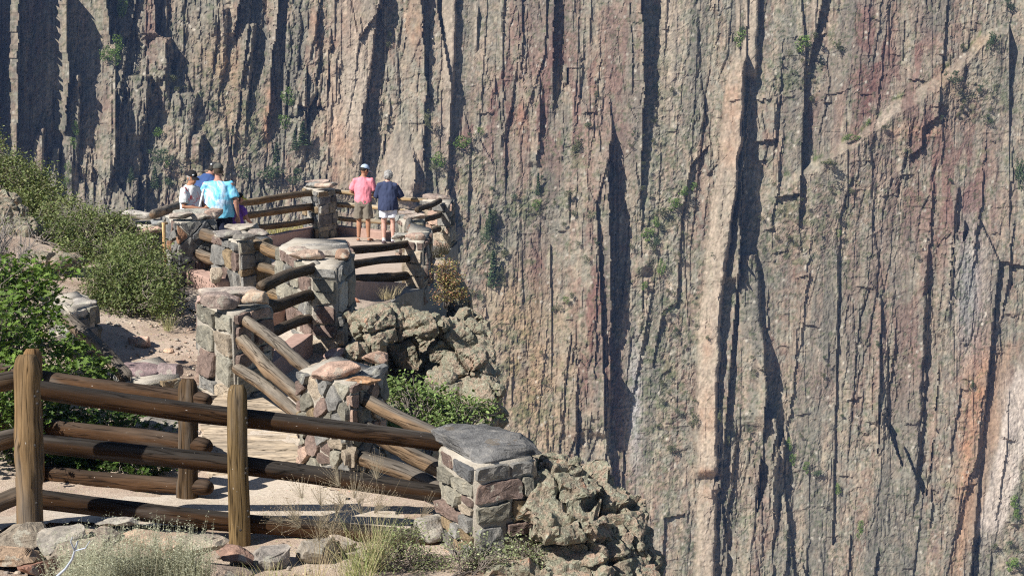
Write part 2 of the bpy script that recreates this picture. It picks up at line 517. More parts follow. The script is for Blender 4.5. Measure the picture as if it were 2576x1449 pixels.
        pm = pmk; smooth = smk
    # talus, gully floors and brushy ledges: gentler, no big joints
    talus = np.zeros_like(U)
    def blob(uc, vc, ru, rv, w=1.0, lean=0.0):
        t = ((U - uc - lean * (Vv - vc)) / ru) ** 2 + ((Vv - vc) / rv) ** 2
        return w * np.exp(-t)
    for a in ((560, 240, 60, 90), (520, 330, 70, 60), (640, 330, 40, 120), (450, 400, 90, 60), (1160, 420, 70, 60), (1300, 520, 160, 50), (1660, 250, 40, 200),
              (1680, 520, 60, 160), (1650, 700, 60, 200), (1680, 950, 80, 240), (1340, 1000, 80, 90), (1280, 900, 60, 120), (2020, 560, 150, 120),
              (1980, 210, 70, 60), (2470, 240, 90, 50), (1200, 640, 80, 90), (1440, 380, 60, 50), (2560, 1300, 60, 200)):
        talus = np.maximum(talus, blob(*a))
    # sloping ledge, upper right
    lv = np.interp(u1, [1900, 2096, 2180, 2264, 2354, 2420, 2468, 2520], [500, 385, 320, 252, 196, 140, 96, 70])[None, :]
    lv = lv + 11 * fbm2(u1 / 45, u1 * 0, 87, 3)[None, :]
    led = ((u1 > 1900) & (u1 < 2520))[None, :] * np.exp(-((Vv - lv - 14) / (15 + 9 * fbm2(U / 40, Vv / 200, 89, 2))) ** 2)
    rw = 30 + 16 * fbm2(U / 70, Vv / 300, 93, 2)
    below = ((u1 > 1850) & (u1 < 2540))[None, :] * np.clip((Vv - lv + 4) / rw, 0, 1) * np.exp(-np.maximum(Vv - lv - 10, 0) / 160)
    raisd += 4.4 * below * sstep(1900, 2080, u1)[None, :]
    smooth = np.maximum(smooth, 0.35 * led)
    L0 = np.interp(v1, [600, 760, 868, 1000, 1110, 1215, 1330, 1449], [2560, 2535, 2516, 2480, 2464, 2440, 2406, 2380])[:, None]
    smooth = np.maximum(smooth, .85 * sstep(860, 920, Vv) * sstep(1370, 1320, Vv) * sstep(0, 8, U - L0) * (1 - sstep(115, 135, U - L0)))
    # jointed rock: cells stretched along the strata, each a facet with its own tilt
    left = 1 - 0.72 * sstep(330, 230, U - 0.0) * sstep(430, 380, Vv) * (1 - sstep(250, 300, U + 0.6 * Vv) * sstep(90, 130, Vv) * 0.6)
    left = np.clip(left, 0.18, 1)
    lm = sstep(1150, 900, U) * sstep(640, 500, Vv)
    relief = 0.30 + 0.08 * lm + 0.80 * sstep(-0.35, 0.45, fbm2(S / 110, Vv / 240, 91, 3)) + 0.9 * lm
    body = 0
    for (cu, cv, amp, tx, sd) in ((120, 700, 1.7, 1.5, 1), (46, 300, 0.80, 1.2, 2), (21, 110, 0.42, 1.0, 3), (9, 34, 0.24, .9, 4)):
        hid, hb, ox, oy, ff = worley(S / cu, Vv / cv + 0.5 * vn2(np.floor(S / cu * 2), Vv * 0, sd + 7), sd)
        f = amp * ((hid - 0.5) * 1.15 + tx * (hb * 0.9 - 0.25) * ox + 0.5 * (h01(np.floor(hid * 9999), np.floor(hb * 9999), 0, 4) - .5) * oy)
        f = f - amp * 0.45 * np.exp(-(ff / 0.05) ** 2) * (cu < 100)
        k = 1 - smooth * (0.93 if cu < 100 else 0.6)
        k = k * (1 - 0.6 * talus)
        if cu < 100:
            k = k * relief
        if cu > 100:
            k = k * (1 + .7 * lm + .45 * sstep(1100, 1250, U))
        body = body + f * k
    body = body * left
    fine = 0.20 * fbm2(S / 11, Vv / 90, 51, 4, 0.6) * relief + 0.36 * fbm2(U / 9, Vv / 12, 55, 4, 0.65) * (.6 + .6 * talus + .3 * lm)
    lump = talus * (0.55 * fbm2(U / 16, Vv / 15, 61, 4, 0.62))
    ripple = smooth * (0.30 * fbm2(U / 40, Vv / 110, 71, 4) + .12 * fbm2(U / 10, Vv / 14, 73, 2))
    # horizontal breaks
    hz = fbm2(U / 90, Vv / 14 + 1.4 * fbm2(U / 70, Vv / 70, 81, 2), 83, 2)
    brk = 0.20 * sstep(0.45, 0.62, hz) * (1 - 0.7 * smooth) * left
    R = raisd + body + (fine * (1 - 0.5 * smooth) * np.clip(left, .5, 1)) + lump + ripple + brk
    # notch and roof of the pink pillar
    R -= 0.5 * blob(1768, 1204, 18, 7) + .4 * blob(1790, 1196, 14, 6)
    # chockstone and its shade
    R += 2.2 * blob(1620, 668, 18, 20, 1, -.5)
    D = DEP(U, Vv) - R
    d = np.stack([(U - UC) / FPX, -(Vv - VC) / FPX, np.ones_like(U)], -1)
    xc, yc, zc = d[..., 0] * D, d[..., 1] * D, D
    X = xc; Y = zc * CP + yc * SP; Z = -zc * SP + yc * CP
    P = np.stack([X, Y, Z], -1).reshape(-1, 3)
    # ---------------------------------------------------------------- rock colours (kinds of rock, lichen, stain)
    def mixc(c, t, w):
        w = np.clip(w, 0, 1)[..., None]
        return c * (1 - w) + np.array(t) * w
    c = np.zeros(U.shape + (3,)); c[:] = (0.30, 0.255, 0.20)
    hid, hb, ox, oy, ff = worley(S / 24 + .3 * fbm2(U / 60, Vv / 60, 3, 2), Vv / 150, 101)
    hid2, hb2, _, _, _ = worley(S / 60, Vv / 320, 103)
    hid3, hb3, _, _, _ = worley(S / 8, Vv / 34, 105)
    lich = fbm2(S / 30, Vv / 50, 107, 5, .62)
    strk = fbm2(S / 9, Vv / 120, 109, 4, .6)
    c = mixc(c, (0.215, 0.150, 0.120), 0.55 * sstep(0.45, 0.8, 0.5 * hid + .5 * hid2) + 0.25 * sstep(.6, .9, hid3))
    c = mixc(c, (0.275, 0.262, 0.205), 0.6 * sstep(-0.05, 0.35, lich))
    c = mixc(c, (0.36, 0.29, 0.22), 0.30 * sstep(.1, .5, strk))
    c = mixc(c, (0.20, 0.17, 0.155), 0.32 * sstep(.12, .5, -strk))
    grn = fbm2(U / 14, Vv / 17, 111, 5, .68)
    c = mixc(c, (0.268, 0.25, 0.205), .7 * sstep(.02, .3, grn) * (1 - .8 * smooth))
    c = mixc(c, (0.38, 0.31, 0.235), .45 * sstep(.08, .4, -grn))
    c = mixc(c, (0.37, 0.315, 0.25), .6 * led * (.1 + 1.0 * sstep(-.2, .3, fbm2(U / 15, Vv / 12, 113, 3))))
    c = mixc(c, (0.12, 0.16, 0.06), .8 * np.exp(-((Vv - lv + 10) / 7) ** 2) * ((u1 > 1960) & (u1 < 2470))[None, :] * sstep(.0, .3, fbm2(U / 18, Vv / 40, 115, 3)))
    mar = sum(blob(*a) for a in ((1470, 200, 90, 260, .8), (1300, 250, 50, 260, .8), (1390, 280, 40, 200, .6), (1350, 700, 60, 40, .4), (1490, 760, 45, 160, .9),
                                 (1500, 950, 40, 120, .8), (1545, 1100, 40, 200, .6), (2170, 100, 50, 160, .9), (2220, 190, 60, 70, .8), (2300, 150, 80, 120, .7), (2150, 320, 90, 120, .5),
                                 (2330, 430, 100, 200, .7), (2450, 480, 90, 200, .6), (2280, 860, 160, 200, .5), (2100, 640, 120, 140, .4), (1360, 640, 30, 60, .7),
                                 (2010, 300, 60, 100, .4), (1240, 300, 40, 130, .6), (1180, 330, 40, 90, .6), (270, 300, 40, 60, .5), (372, 60, 30, 60, .6), (2470, 900, 40, 200, .4),
                                 (1900, 1250, 40, 200, .4), (2060, 960, 60, 60, .3), (1620, 100, 16, 200, .5), (1560, 200, 40, 200, .5)))
    c = mixc(c, (0.185, 0.168, 0.14), .5 * (hid2 < .24) + .3 * (hb > .82))
    c = mixc(c, (0.21, 0.138, 0.115), np.minimum(mar, 1) * (0.22 + 0.6 * (hid > .42) + .25 * (hb2 > .5)) * (1 - .5 * sstep(0.05, .4, lich)))
    tan = sum(blob(*a) for a in ((1340, 850, 120, 160, .8), (1300, 1000, 90, 160, .8), (1400, 1050, 70, 160, .5), (560, 200, 60, 90, .7), (600, 300, 50, 60, .6), (1280, 750, 60, 80, .5),
                                 (520, 440, 90, 40, .5), (500, 130, 40, 60, .5), (2380, 210, 60, 50, .6), (2480, 105, 40, 25, .8), (1170, 470, 40, 30, .5), (560, 150, 40, 60, .5)))
    c = mixc(c, (0.335, 0.245, 0.165), tan * (.55 + .5 * fbm2(U / 30, Vv / 40, 121, 4)))
    pr = pm * sstep(1750, 1760, U) * sstep(1915, 1905, U)
    c = mixc(c, (0.40, 0.33, 0.26), pr * (.65 + .5 * fbm2(U / 12, Vv / 60, 129, 4)))
    org = sum(blob(*a) for a in ((845, 330, 34, 60, .9), (880, 360, 30, 40, .8), (680, 260, 14, 70, .9), (670, 330, 12, 60, .8), (1040, 60, 22, 60, .9), (790, 60, 12, 50, .7), (900, 80, 50, 60, .5),
                                 (935, 200, 12, 60, .8), (840, 200, 20, 80, .4), (1846, 260, 26, 70, .8), (1838, 380, 26, 40, .6), (1868, 480, 14, 80, .5), (1780, 870, 14, 40, .6), (1776, 1040, 26, 60, .6),
                                 (1776, 1190, 30, 14, .8), (1778, 1230, 28, 30, .6), (860, 440, 40, 40, .4), (2464, 980, 40, 120, .9), (2430, 1200, 20, 160, .8), (2330, 330, 60, 16, .5), (2250, 330, 60, 20, .4),
                                 (1310, 320, 24, 80, .6), (1500, 160, 20, 100, .3)))
    org = org * np.where((U > 1750) & (U < 1915), pr, 1)
    c = mixc(c, (0.39, 0.235, 0.155), org * (.5 + .6 * fbm2(U / 16, Vv / 26, 123, 4)))
    pale = sum(blob(*a) for a in ((1131, 110, 20, 130, .9), (1128, 330, 16, 80, .6), (905, 160, 50, 170, .8), (868, 300, 46, 100, .6), (1006, 440, 46, 90, .9), (1690, 100, 24, 220, .6),
                                  (695, 90, 16, 100, .6),
                                  (1598, 1000, 14, 90, .8), (1575, 1090, 16, 70, .6), (1198, 70, 6, 60, .9), (2050, 20, 6, 90, .8),
                                  (2300, 200, 60, 40, .3), (2230, 300, 30, 40, .7), (2170, 390, 30, 30, .5), (2060, 890, 6, 14, 1), (1850, 1230, 8, 20, 1), (2250, 640, 26, 24, .8), (2210, 500, 12, 22, .6), (2455, 620, 30, 40, .4)))
    c = mixc(c, (0.40, 0.335, 0.27), pale * (.8 + .35 * fbm2(U / 20, Vv / 60, 125, 4)))
    c = mixc(c, (0.38, 0.37, 0.37), blob(1598, 1020, 16, 140, .7) + blob(2505, 1230, 30, 110, .2, -.25) + blob(2440, 720, 40, 160, .4))
    Lx = np.interp(v1, [600, 760, 868, 1000, 1110, 1215, 1330, 1449], [2560, 2535, 2516, 2480, 2464, 2440, 2406, 2380])[:, None] + 5 * fbm2(Vv / 40, U * 0, 151, 3)
    bw_ = sstep(840, 900, Vv)
    c = mixc(c, (0.335, 0.225, 0.155), .8 * bw_ * sstep(0, 5, U - Lx) * (1 - sstep(40, 60, U - Lx + 14 * fbm2(U / 30, Vv / 60, 153, 3))) * (.6 + .5 * strk))
    c = mixc(c, (0.46, 0.40, 0.35), .9 * sstep(905, 960, Vv) * sstep(1350, 1310, Vv) * sstep(48, 60, U - Lx + 10 * fbm2(U / 30, Vv / 60, 155, 3)) * (1 - sstep(112, 124, U - Lx + 12 * fbm2(U / 20, Vv / 50, 157, 3))))
    c = mixc(c, (0.43, 0.215, 0.12), blob(2440, 1080, 26, 240, .35, -.18) * (.6 + .6 * fbm2(U / 14, Vv / 40, 127, 3)))
    c = mixc(c, (0.44, 0.375, 0.32), 1.2 * blob(2522, 1190, 26, 130, 1.0, -.22) + .8 * blob(2560, 1000, 40, 60))
    veg = sstep(0.18, 0.5, fbm2(U / 22, Vv / 20, 131, 4, .62) + 0.35 * talus - 0.12) * (1 - .9 * smooth)
    c = mixc(c, (0.125, 0.145, 0.075), veg * 0.38)
    sp_ = fbm2(U / 5.5, Vv / 5, 135, 2, .6) + .25 * fbm2(U / 60, Vv / 60, 137, 2) + .2 * talus
    c = mixc(c, (0.10, 0.11, 0.065), .55 * sstep(.34, .5, sp_) * (1 - .9 * smooth))
    fle = h01(np.floor(U / 5), np.floor(Vv / 7), 0, 141)
    c = mixc(c, (0.46, 0.42, 0.36), 0.6 * (fle > 0.985) * (1 - smooth))
    c *= (1 + 0.42 * fbm2(U / 5, Vv / 7, 133, 4, .75) + .10 * strk)[..., None]
    mu = np.array((0.265, 0.225, 0.18))
    c = np.clip((mu + (c - mu) * 1.35) * np.array((.765, .762, .75)), .03, .75)
    idx = np.arange(nu * nv).reshape(nv, nu)
    Q = np.stack([idx[1:, :-1], idx[1:, 1:], idx[:-1, 1:], idx[:-1, :-1]], -1).reshape(-1, 4)
    me = bpy.data.meshes.new('cliff')
    o0 = np.array([0, 300, -50.0])
    me.vertices.add(len(P)); me.vertices.foreach_set('co', (P - o0).ravel())
    me.loops.add(len(Q) * 4); me.loops.foreach_set('vertex_index', Q.ravel().astype(np.int32))
    me.polygons.add(len(Q)); me.polygons.foreach_set('loop_start', np.arange(0, len(Q) * 4, 4, dtype=np.int32))
    me.polygons.foreach_set('loop_total', np.full(len(Q), 4, dtype=np.int32))
    me.update(calc_edges=True)
    me.polygons.foreach_set('use_smooth', np.zeros(len(Q), dtype=bool))
    at = me.attributes.new('Col', 'FLOAT_COLOR', 'POINT')
    cc = np.ones((len(P), 4)); cc[:, :3] = c.reshape(-1, 3)
    at.data.foreach_set('color', cc.ravel())
    m, nt, b = new_mat('canyon_rock', 0.95, 0.1)
    v = objvec(nt, (1, 1, 0.35))
    f = noise(nt, 1.6, 6, .65, v)
    k = ramp(nt, f, [(0.3, (0.72, 0.72, 0.72)), (0.7, (1.25, 1.25, 1.25))])
    nt.links.new(mix(nt, vcol(nt), k, 1.0, 'MULTIPLY'), b.inputs['Base Color'])
    bump(nt, b, f, 0.6, 0.35)
    me.materials.append(m)
    o = bpy.data.objects.new('cliff', me)
    COL.objects.link(o); o.location = o0
    tag(o, 'sheer jointed canyon wall of grey and reddish rock across the gorge', None, None, 'structure')
    Dg = D
    def depth_at(u, v):
        i = int(np.clip(round((v + 420) / 2220 * (nv - 1)), 0, nv - 1)); j = int(np.clip(round((u + 420) / 3416 * (nu - 1)), 0, nu - 1))
        return float(Dg[max(0, i - 2):i + 3, max(0, j - 2):j + 3].min())
    return o, depth_at
CLIFF, cliff_depth = build_cliff()
# ================================================================== the near ground
GP = [(75, 1335, 360), (600, 1374, 345), (1150, 1405, 343), (330, 1300, 335), (900, 1330, 335), (840, 1190, 300), (580, 1003, 252), (475, 1258, 316), (815, 893, 222), (610, 760, 197), (480, 705, 182),
      (375, 1010, 262), (960, 745, 158), (1045, 748, 152), (870, 640, 124), (820, 600, 112.5), (1100, 640, 118), (905, 601, 114.5), (640, 640, 125), (590, 700, 158), (360, 700, 186), (330, 880, 225), (150, 905, 238),
      (60, 1449, 395), (700, 1449, 372), (1300, 1449, 362), (120, 660, 192), (30, 560, 170), (250, 610, 172), (-300, 700, 230), (-300, 1290, 330), (-100, 1400, 400), (700, 1090, 276), (500, 1180, 290), (1010, 1000, 250)]
GPw = np.array([W(*p)[:] for p in GP])
EX = np.array([(0, 0, -1.65), (-4, 3, -2.0), (4, 3, -2.2), (-3, 6, -2.9), (3, 7, -3.4), (0, 6, -3.0), (-12, 8, -2.4), (-14, 16, -2.7), (-14, 24, -3.0), (-12, 33, -4.2), (0, -10, -1.2), (-10, -8, -1.0), (8, -8, -1.5)])
GPw = np.vstack([GPw, EX])
def _tps():
    P = GPw[:, :2]; n = len(P)
    d = np.linalg.norm(P[:, None] - P[None], axis=2)
    K = np.where(d > 0, d * d * np.log(d + 1e-9), 0) + np.eye(n) * 0.6
    A = np.zeros((n + 3, n + 3)); A[:n, :n] = K; A[:n, n] = 1; A[:n, n + 1:] = P; A[n, :n] = 1; A[n + 1:, :n] = P.T
    b = np.zeros(n + 3); b[:n] = GPw[:, 2]
    return np.linalg.solve(A, b)
_TW = _tps()
def floor_z(x, y):
    x = np.atleast_1d(np.asarray(x, float)); y = np.atleast_1d(np.asarray(y, float))
    q = np.stack([x.ravel(), y.ravel()], 1)
    d = np.linalg.norm(q[:, None] - GPw[None, :, :2], axis=2)
    z = np.where(d > 0, d * d * np.log(d + 1e-9), 0) @ _TW[:-3] + _TW[-3] + q @ _TW[-2:]
    return z.reshape(x.shape)
def gz(x, y):
    return float(floor_z(x, y)[0])
def drop(p, dz=0.0):
    p = Vector(p); p.z = gz(p.x, p.y) + dz
    return p
def on_ground(u, v, dz=0.0, lo=6.0, hi=60.0):
    """where the sight line of a surveyed base meets the ground"""
    d = W(u, v, FPX)          # 1 m along the axis
    prev = lo
    t = lo
    while t < hi:
        p = d * t
        if p.z <= gz(p.x, p.y) + dz:
            return p
        t += 0.05
    return d * hi
EDGE = [W(u, 800, s)[:2] for u, s in ((2600, 1400), (1760, 420), (1560, 372), (1330, 344), (1200, 318), (1010, 270), (950, 236), (930, 200), (975, 172), (1070, 151), (1140, 121), (1090, 107), (960, 102), (800, 106),
        (640, 120), (560, 126), (470, 135), (380, 146), (200, 150), (0, 150), (-400, 150), (-1600, 170), (-3500, 500), (-3500, 1500), (2600, 1600))]
def poly_dist(x, y, poly):
    """signed distance, positive inside"""
    inside = np.zeros(x.shape, bool); dmin = np.full(x.shape, 1e9)
    n = len(poly)
    for i in range(n):
        x1, y1 = poly[i]; x2, y2 = poly[(i + 1) % n]
        c = ((y1 > y) != (y2 > y)) & (x < (x2 - x1) * (y - y1) / (y2 - y1 + 1e-12) + x1)
        inside ^= c
        t = np.clip(((x - x1) * (x2 - x1) + (y - y1) * (y2 - y1)) / ((x2 - x1) ** 2 + (y2 - y1) ** 2 + 1e-12), 0, 1)
        dmin = np.minimum(dmin, np.hypot(x - x1 - t * (x2 - x1), y - y1 - t * (y2 - y1)))
    return np.where(inside, dmin, -dmin)
def sheet(name, xs, ys, zf, mat, label, keep=None, kind='structure'):
    X, Y = np.meshgrid(xs, ys)
    Z = zf(X, Y)
    V = np.stack([X, Y, Z], -1).reshape(-1, 3)
    nx, ny = len(xs), len(ys)
    idx = np.arange(nx * ny).reshape(ny, nx)
    Q = np.stack([idx[:-1, :-1], idx[:-1, 1:], idx[1:, 1:], idx[1:, :-1]], -1).reshape(-1, 4)
    if keep is not None:
        k = keep(X, Y).ravel()
        Q = Q[k[Q].all(1)]
        used = np.unique(Q); mp = -np.ones(len(V), int); mp[used] = np.arange(len(used))
        V = V[used]; Q = mp[Q]
    o = mesh_obj(name, V, Q, mat)
    return tag(o, label, None, None, kind)

def ground_mat(name, a, b, c, scale=3.0, pebb=0.5, bs=0.5):
    m, nt, bs_ = new_mat(name, 0.95, 0.1)
    v = objvec(nt)
    f1 = noise(nt, scale, 6, .65, v); f2 = noise(nt, 28, 5, .7, v); f3 = noise(nt, 130, 3, .7, v)
    col = ramp(nt, f1, [(0.32, a), (0.5, b), (0.68, c)])
    col = mix(nt, col, ramp(nt, f2, [(0.3, (0.72, .7, .68)), (0.7, (1.2, 1.2, 1.2))]), 0.8, 'MULTIPLY')
    vo = N(nt, 'TexVoronoi'); vo.inputs['Scale'].default_value = 22; nt.links.new(v, vo.inputs['Vector'])
    pb = ramp(nt, vo.outputs['Distance'], [(0.0, (1, 1, 1)), (0.16, (1, 1, 1)), (0.22, (0, 0, 0))])
    pm = N(nt, 'Math', operation='MULTIPLY'); nt.links.new(pb, pm.inputs[0]); pm.inputs[1].default_value = pebb
    col = mix(nt, col, vo.outputs['Color'], pm.outputs[0], 'SOFT_LIGHT')
    col = mix(nt, col, ramp(nt, f3, [(0.35, (.75, .75, .75)), (0.65, (1.15, 1.15, 1.15))]), 0.7, 'MULTIPLY')
    nt.links.new(col, bs_.inputs['Base Color'])
    ad = N(nt, 'Math', operation='ADD'); nt.links.new(f2, ad.inputs[0]); nt.links.new(f3, ad.inputs[1])
    bump(nt, bs_, ad.outputs[0], bs, 0.02)
    return m
M_soil = ground_mat('soil', (0.43, 0.32, 0.245), (0.58, 0.465, 0.37), (0.63, 0.53, 0.435), 1.4, 0.5, 0.7)
M_path = ground_mat('sandy_path', (0.50, 0.42, 0.335), (0.585, 0.505, 0.415), (0.63, 0.56, 0.475), 1.2, 0.25, 0.45)
M_plat = ground_mat('platform_concrete', (0.46, 0.37, 0.30), (0.52, 0.43, 0.36), (0.56, 0.48, 0.41), 0.9, 0.15, 0.3)

def ground_z(X, Y):
    z = floor_z(X, Y)
    sd = poly_dist(X, Y, EDGE)
    z = z + 0.05 * fbm2(X * 1.3, Y * 1.3, 201, 4) - 0.015
    out = np.maximum(-sd - 0.0, 0)
    sd = np.where(sd < .6, sd - (.45 - .8 * fbm2(X * .9, Y * .9, 211, 4)) * sstep(.6, -1, sd), sd)
    out = np.maximum(-sd, 0)
    far = -4.2 - np.minimum(out, 9) * 6.0 - out * 1.5 + 3.0 * fbm2(X / 6, Y / 6, 203, 4) * sstep(1, 8, out)
    z = np.where(sd > 0, z, np.maximum(np.minimum(z, z * (1 - sstep(0, 1.2, out)) + far * sstep(0, 1.2, out)) - out * 1.2, -128 + 4 * fbm2(X / 14, Y / 14, 205, 4)))
    return z
xs = np.unique(np.concatenate([np.linspace(-160, -9, 60), np.arange(-9, 3.2, 0.085), np.linspace(3.2, 160, 66)]))
ys = np.unique(np.concatenate([np.linspace(-40, 7, 30), np.arange(7, 20, 0.085), np.arange(20, 38, 0.2), np.linspace(38, 345, 90)]))
GROUND = sheet('ground', xs, ys, ground_z, M_soil, 'sandy pink rim ground falling away into the gorge')

def upoly(pts):
    return [W(u, v, s)[:2] for u, v, s in pts]
PATH_P = upoly([(-500, 1290, 420), (-60, 1250, 345), (250, 1230, 318), (470, 1240, 314), (520, 1190, 298), (500, 1010, 258), (505, 960, 243), (490, 860, 214), (450, 760, 192), (440, 710, 182), (560, 690, 160), (640, 640, 126),
                (810, 600, 114), (880, 610, 121), (1010, 640, 132), (1010, 745, 158), (880, 760, 168), (780, 890, 214), (770, 960, 246), (760, 1180, 300), (950, 1290, 318), (1060, 1340, 325), (1030, 1372, 335), (600, 1345, 338), (70, 1310, 350), (-500, 1420, 470)])
def keep_path(X, Y):
    return poly_dist(X, Y, PATH_P) + 0.10 * fbm2(X * 2.5, Y * 2.5, 207, 3) > 0
sheet('path', np.arange(-7, 1.5, 0.07), np.arange(8, 38, 0.07), lambda X, Y: floor_z(X, Y) + 0.02 + 0.012 * fbm2(X * 3, Y * 3, 209, 3), M_path, 'pale sandy walkway leading to the overlook', keep_path)
PLAT_P = upoly([(560, 690, 150), (600, 640, 128), (800, 600, 113), (838, 600, 111.5), (1062, 632, 116), (1100, 640, 118), (1075, 700, 140), (1050, 748, 153), (880, 740, 166), (780, 760, 180), (640, 760, 190)])
def keep_plat(X, Y):
    return poly_dist(X, Y, PLAT_P) > 0
sheet('platform_pavement', np.arange(-7, 1.0, 0.08), np.arange(18, 38, 0.08), lambda X, Y: floor_z(X, Y) + 0.036, M_plat, 'pale pink concrete floor of the overlook terrace', keep_plat)
# ================================================================== masonry piers and log railings
def stone_mat(name, bs=0.7, lich=True):
    m, nt, b = new_mat(name, 0.85, 0.2)
    v = objvec(nt)
    f1 = noise(nt, 9, 6, .65, v, 0.6); f2 = noise(nt, 55, 5, .7, v); f3 = noise(nt, 3.2, 4, .6, v)
    c = mix(nt, vcol(nt), ramp(nt, f1, [(0.25, (.42, .41, .41)), (0.5, (1, 1, 1)), (0.75, (1.6, 1.52, 1.42))]), 0.95, 'MULTIPLY')
    c = mix(nt, c, ramp(nt, f2, [(0.3, (.65, .65, .65)), (0.7, (1.3, 1.3, 1.3))]), 0.8, 'MULTIPLY')
    lw = N(nt, 'Math', operation='GREATER_THAN'); nt.links.new(f3, lw.inputs[0]); lw.inputs[1].default_value = 0.62
    lk = N(nt, 'Math', operation='MULTIPLY'); nt.links.new(lw.outputs[0], lk.inputs[0]); nt.links.new(f2, lk.inputs[1])
    c = mix(nt, c, (0.42, 0.41, 0.34) if lich else (0.16, 0.12, 0.075), lk.outputs[0])
    nt.links.new(c, b.inputs['Base Color'])
    ad = N(nt, 'Math', operation='ADD'); nt.links.new(f1, ad.inputs[0]); nt.links.new(f2, ad.inputs[1])
    bump(nt, b, ad.outputs[0], bs, 0.018)
    return m
M_stone = stone_mat('fieldstone')
M_slate = stone_mat('dark_slate', 1.0, False)
def mortar_mat():
    m, nt, b = new_mat('mortar', 0.95, 0.1)
    v = objvec(nt)
    f1 = noise(nt, 5, 5, .65, v); f2 = noise(nt, 70, 4, .7, v)
    c = ramp(nt, f1, [(0.3, (.32, .285, .235)), (0.55, (.44, .40, .34)), (0.75, (.50, .465, .41))])
    c = mix(nt, c, ramp(nt, f2, [(0.3, (.75, .75, .75)), (0.7, (1.2, 1.2, 1.2))]), 0.8, 'MULTIPLY')
    nt.links.new(c, b.inputs['Base Color'])
    bump(nt, b, f2, 0.6, 0.012)
    return m
M_mortar = mortar_mat()
GREY, SLATE, MAROON, PINK, OCHRE, TAN, OLIVE, PALE, RUST = (.205, .20, .188), (.125, .128, .132), (.19, .14, .12), (.37, .265, .21), (.25, .19, .12), (.34, .285, .22), (.235, .222, .182), (.42, .385, .33), (.27, .155, .095)
PAL0 = [GREY] * 5 + [SLATE] * 2 + [MAROON] * 3 + [PINK] * 2 + [OCHRE] * 2 + [TAN] * 2 + [OLIVE] * 4 + [RUST]

def clip_poly(poly, px, py, nx, ny):
    out = []
    n = len(poly)
    for i in range(n):
        a, b = poly[i], poly[(i + 1) % n]
        da = (a[0] - px) * nx + (a[1] - py) * ny
        db = (b[0] - px) * nx + (b[1] - py) * ny
        if da <= 0:
            out.append(a)
        if (da < 0 < db) or (db < 0 < da):
            t = da / (da - db)
            out.append((a[0] + (b[0] - a[0]) * t, a[1] + (b[1] - a[1]) * t))
    return out

def cells(w, h, r, size=0.2):
    """irregular courses of stone on a w x h face"""
    seeds = []
    y = -0.02
    while y < h:
        ch = r.uniform(0.5, 1.05) * size * 0.85
        x = r.uniform(-0.8, 0.0) * size
        while x < w + 0.05:
            cw = r.uniform(0.85, 2.1) * size
            seeds.append((x + cw / 2 + r.uniform(-.06, .06) * cw, y + ch / 2 + r.uniform(-.15, .15) * ch))
            x += cw
        y += ch
    out = []
    for i, (sx, sy) in enumerate(seeds):
        poly = [(0, 0), (w, 0), (w, h), (0, h)]
        for j, (tx, ty) in enumerate(seeds):
            if i == j or abs(tx - sx) > 3 * size or abs(ty - sy) > 3 * size:
                continue
            dx, dy = tx - sx, ty - sy
            l = math.hypot(dx, dy)
            g = 0.5
            poly = clip_poly(poly, sx + dx * g - dx / l * 0.011, sy + dy * g - dy / l * 0.011, dx, dy)
            if len(poly) < 3:
                break
        if len(poly) >= 3:
            ar = 0.5 * abs(sum(poly[k][0] * poly[(k + 1) % len(poly)][1] - poly[(k + 1) % len(poly)][0] * poly[k][1] for k in range(len(poly))))
            if ar > 0.0022:
                out.append(poly)
    return out

def courses(w, h, r, size):
    """roughly squared stones laid in uneven courses"""
    out = []
    y = -r.uniform(0, .04)
    while y < h - .02:
        ch = size * r.choice((.42, .55, .7, .85, 1.0)) * r.uniform(.85, 1.1)
        if h - (y + ch) < size * .3:
            ch = h - y
        x = 0.0
        while x < w - .01:
            cw = size * r.uniform(.75, 1.9)
            if w - (x + cw) < size * .45:
                cw = w - x
            if ch > size * .6 and cw < size * 1.2 and r.random() < .35:      # two thin stones in one place
                k = r.uniform(.35, .65)
                boxes = [(x, y, cw, ch * k), (x, y + ch * k, cw, ch * (1 - k))]
            else:
                boxes = [(x, y, cw, ch)]
            for (bx, by_, bw, bh) in boxes:
                g = r.uniform(.005, .011); j = min(bw, bh) * .13
                q = lambda: r.uniform(-j, j * .35)
                x0, x1, y0, y1 = bx + g, bx + bw - g, max(0, by_) + g, min(h, by_ + bh) - g
                if x1 - x0 < .03 or y1 - y0 < .025:
                    continue
                m = r.uniform(.3, .7)
                out.append([(x0 - q(), y0 - q()), (x0 + (x1 - x0) * m, y0 - q() * .6), (x1 + q(), y0 - q()), (x1 + q(), y1 + q()), (x0 + (x1 - x0) * (1 - m), y1 + q() * .6), (x0 - q(), y1 + q())])
            x += cw
        y += ch
    return out

def stone_shape(poly, r):
    cx = sum(p[0] for p in poly) / len(poly); cy = sum(p[1] for p in poly) / len(poly)
    q = []
    n = len(poly)
    for i in range(n):                       # cut the corners off
        a, b = poly[i], poly[(i + 1) % n]
        k = r.uniform(.04, .17)
        q.append((a[0] * (1 - k) + b[0] * k, a[1] * (1 - k) + b[1] * k))
        k = r.uniform(.04, .17)
        q.append((a[0] * k + b[0] * (1 - k), a[1] * k + b[1] * (1 - k)))
    out = []
    n = len(q)
    for i in range(n):
        a, b = q[i], q[(i + 1) % n]
        l = math.hypot(b[0] - a[0], b[1] - a[1])
        m = max(1, int(l / 0.03))
        for k in range(m):
            t = k / m
            j = 0.004
            out.append((a[0] + (b[0] - a[0]) * t + r.uniform(-j, j), a[1] + (b[1] - a[1]) * t + r.uniform(-j, j)))
    return out, cx, cy

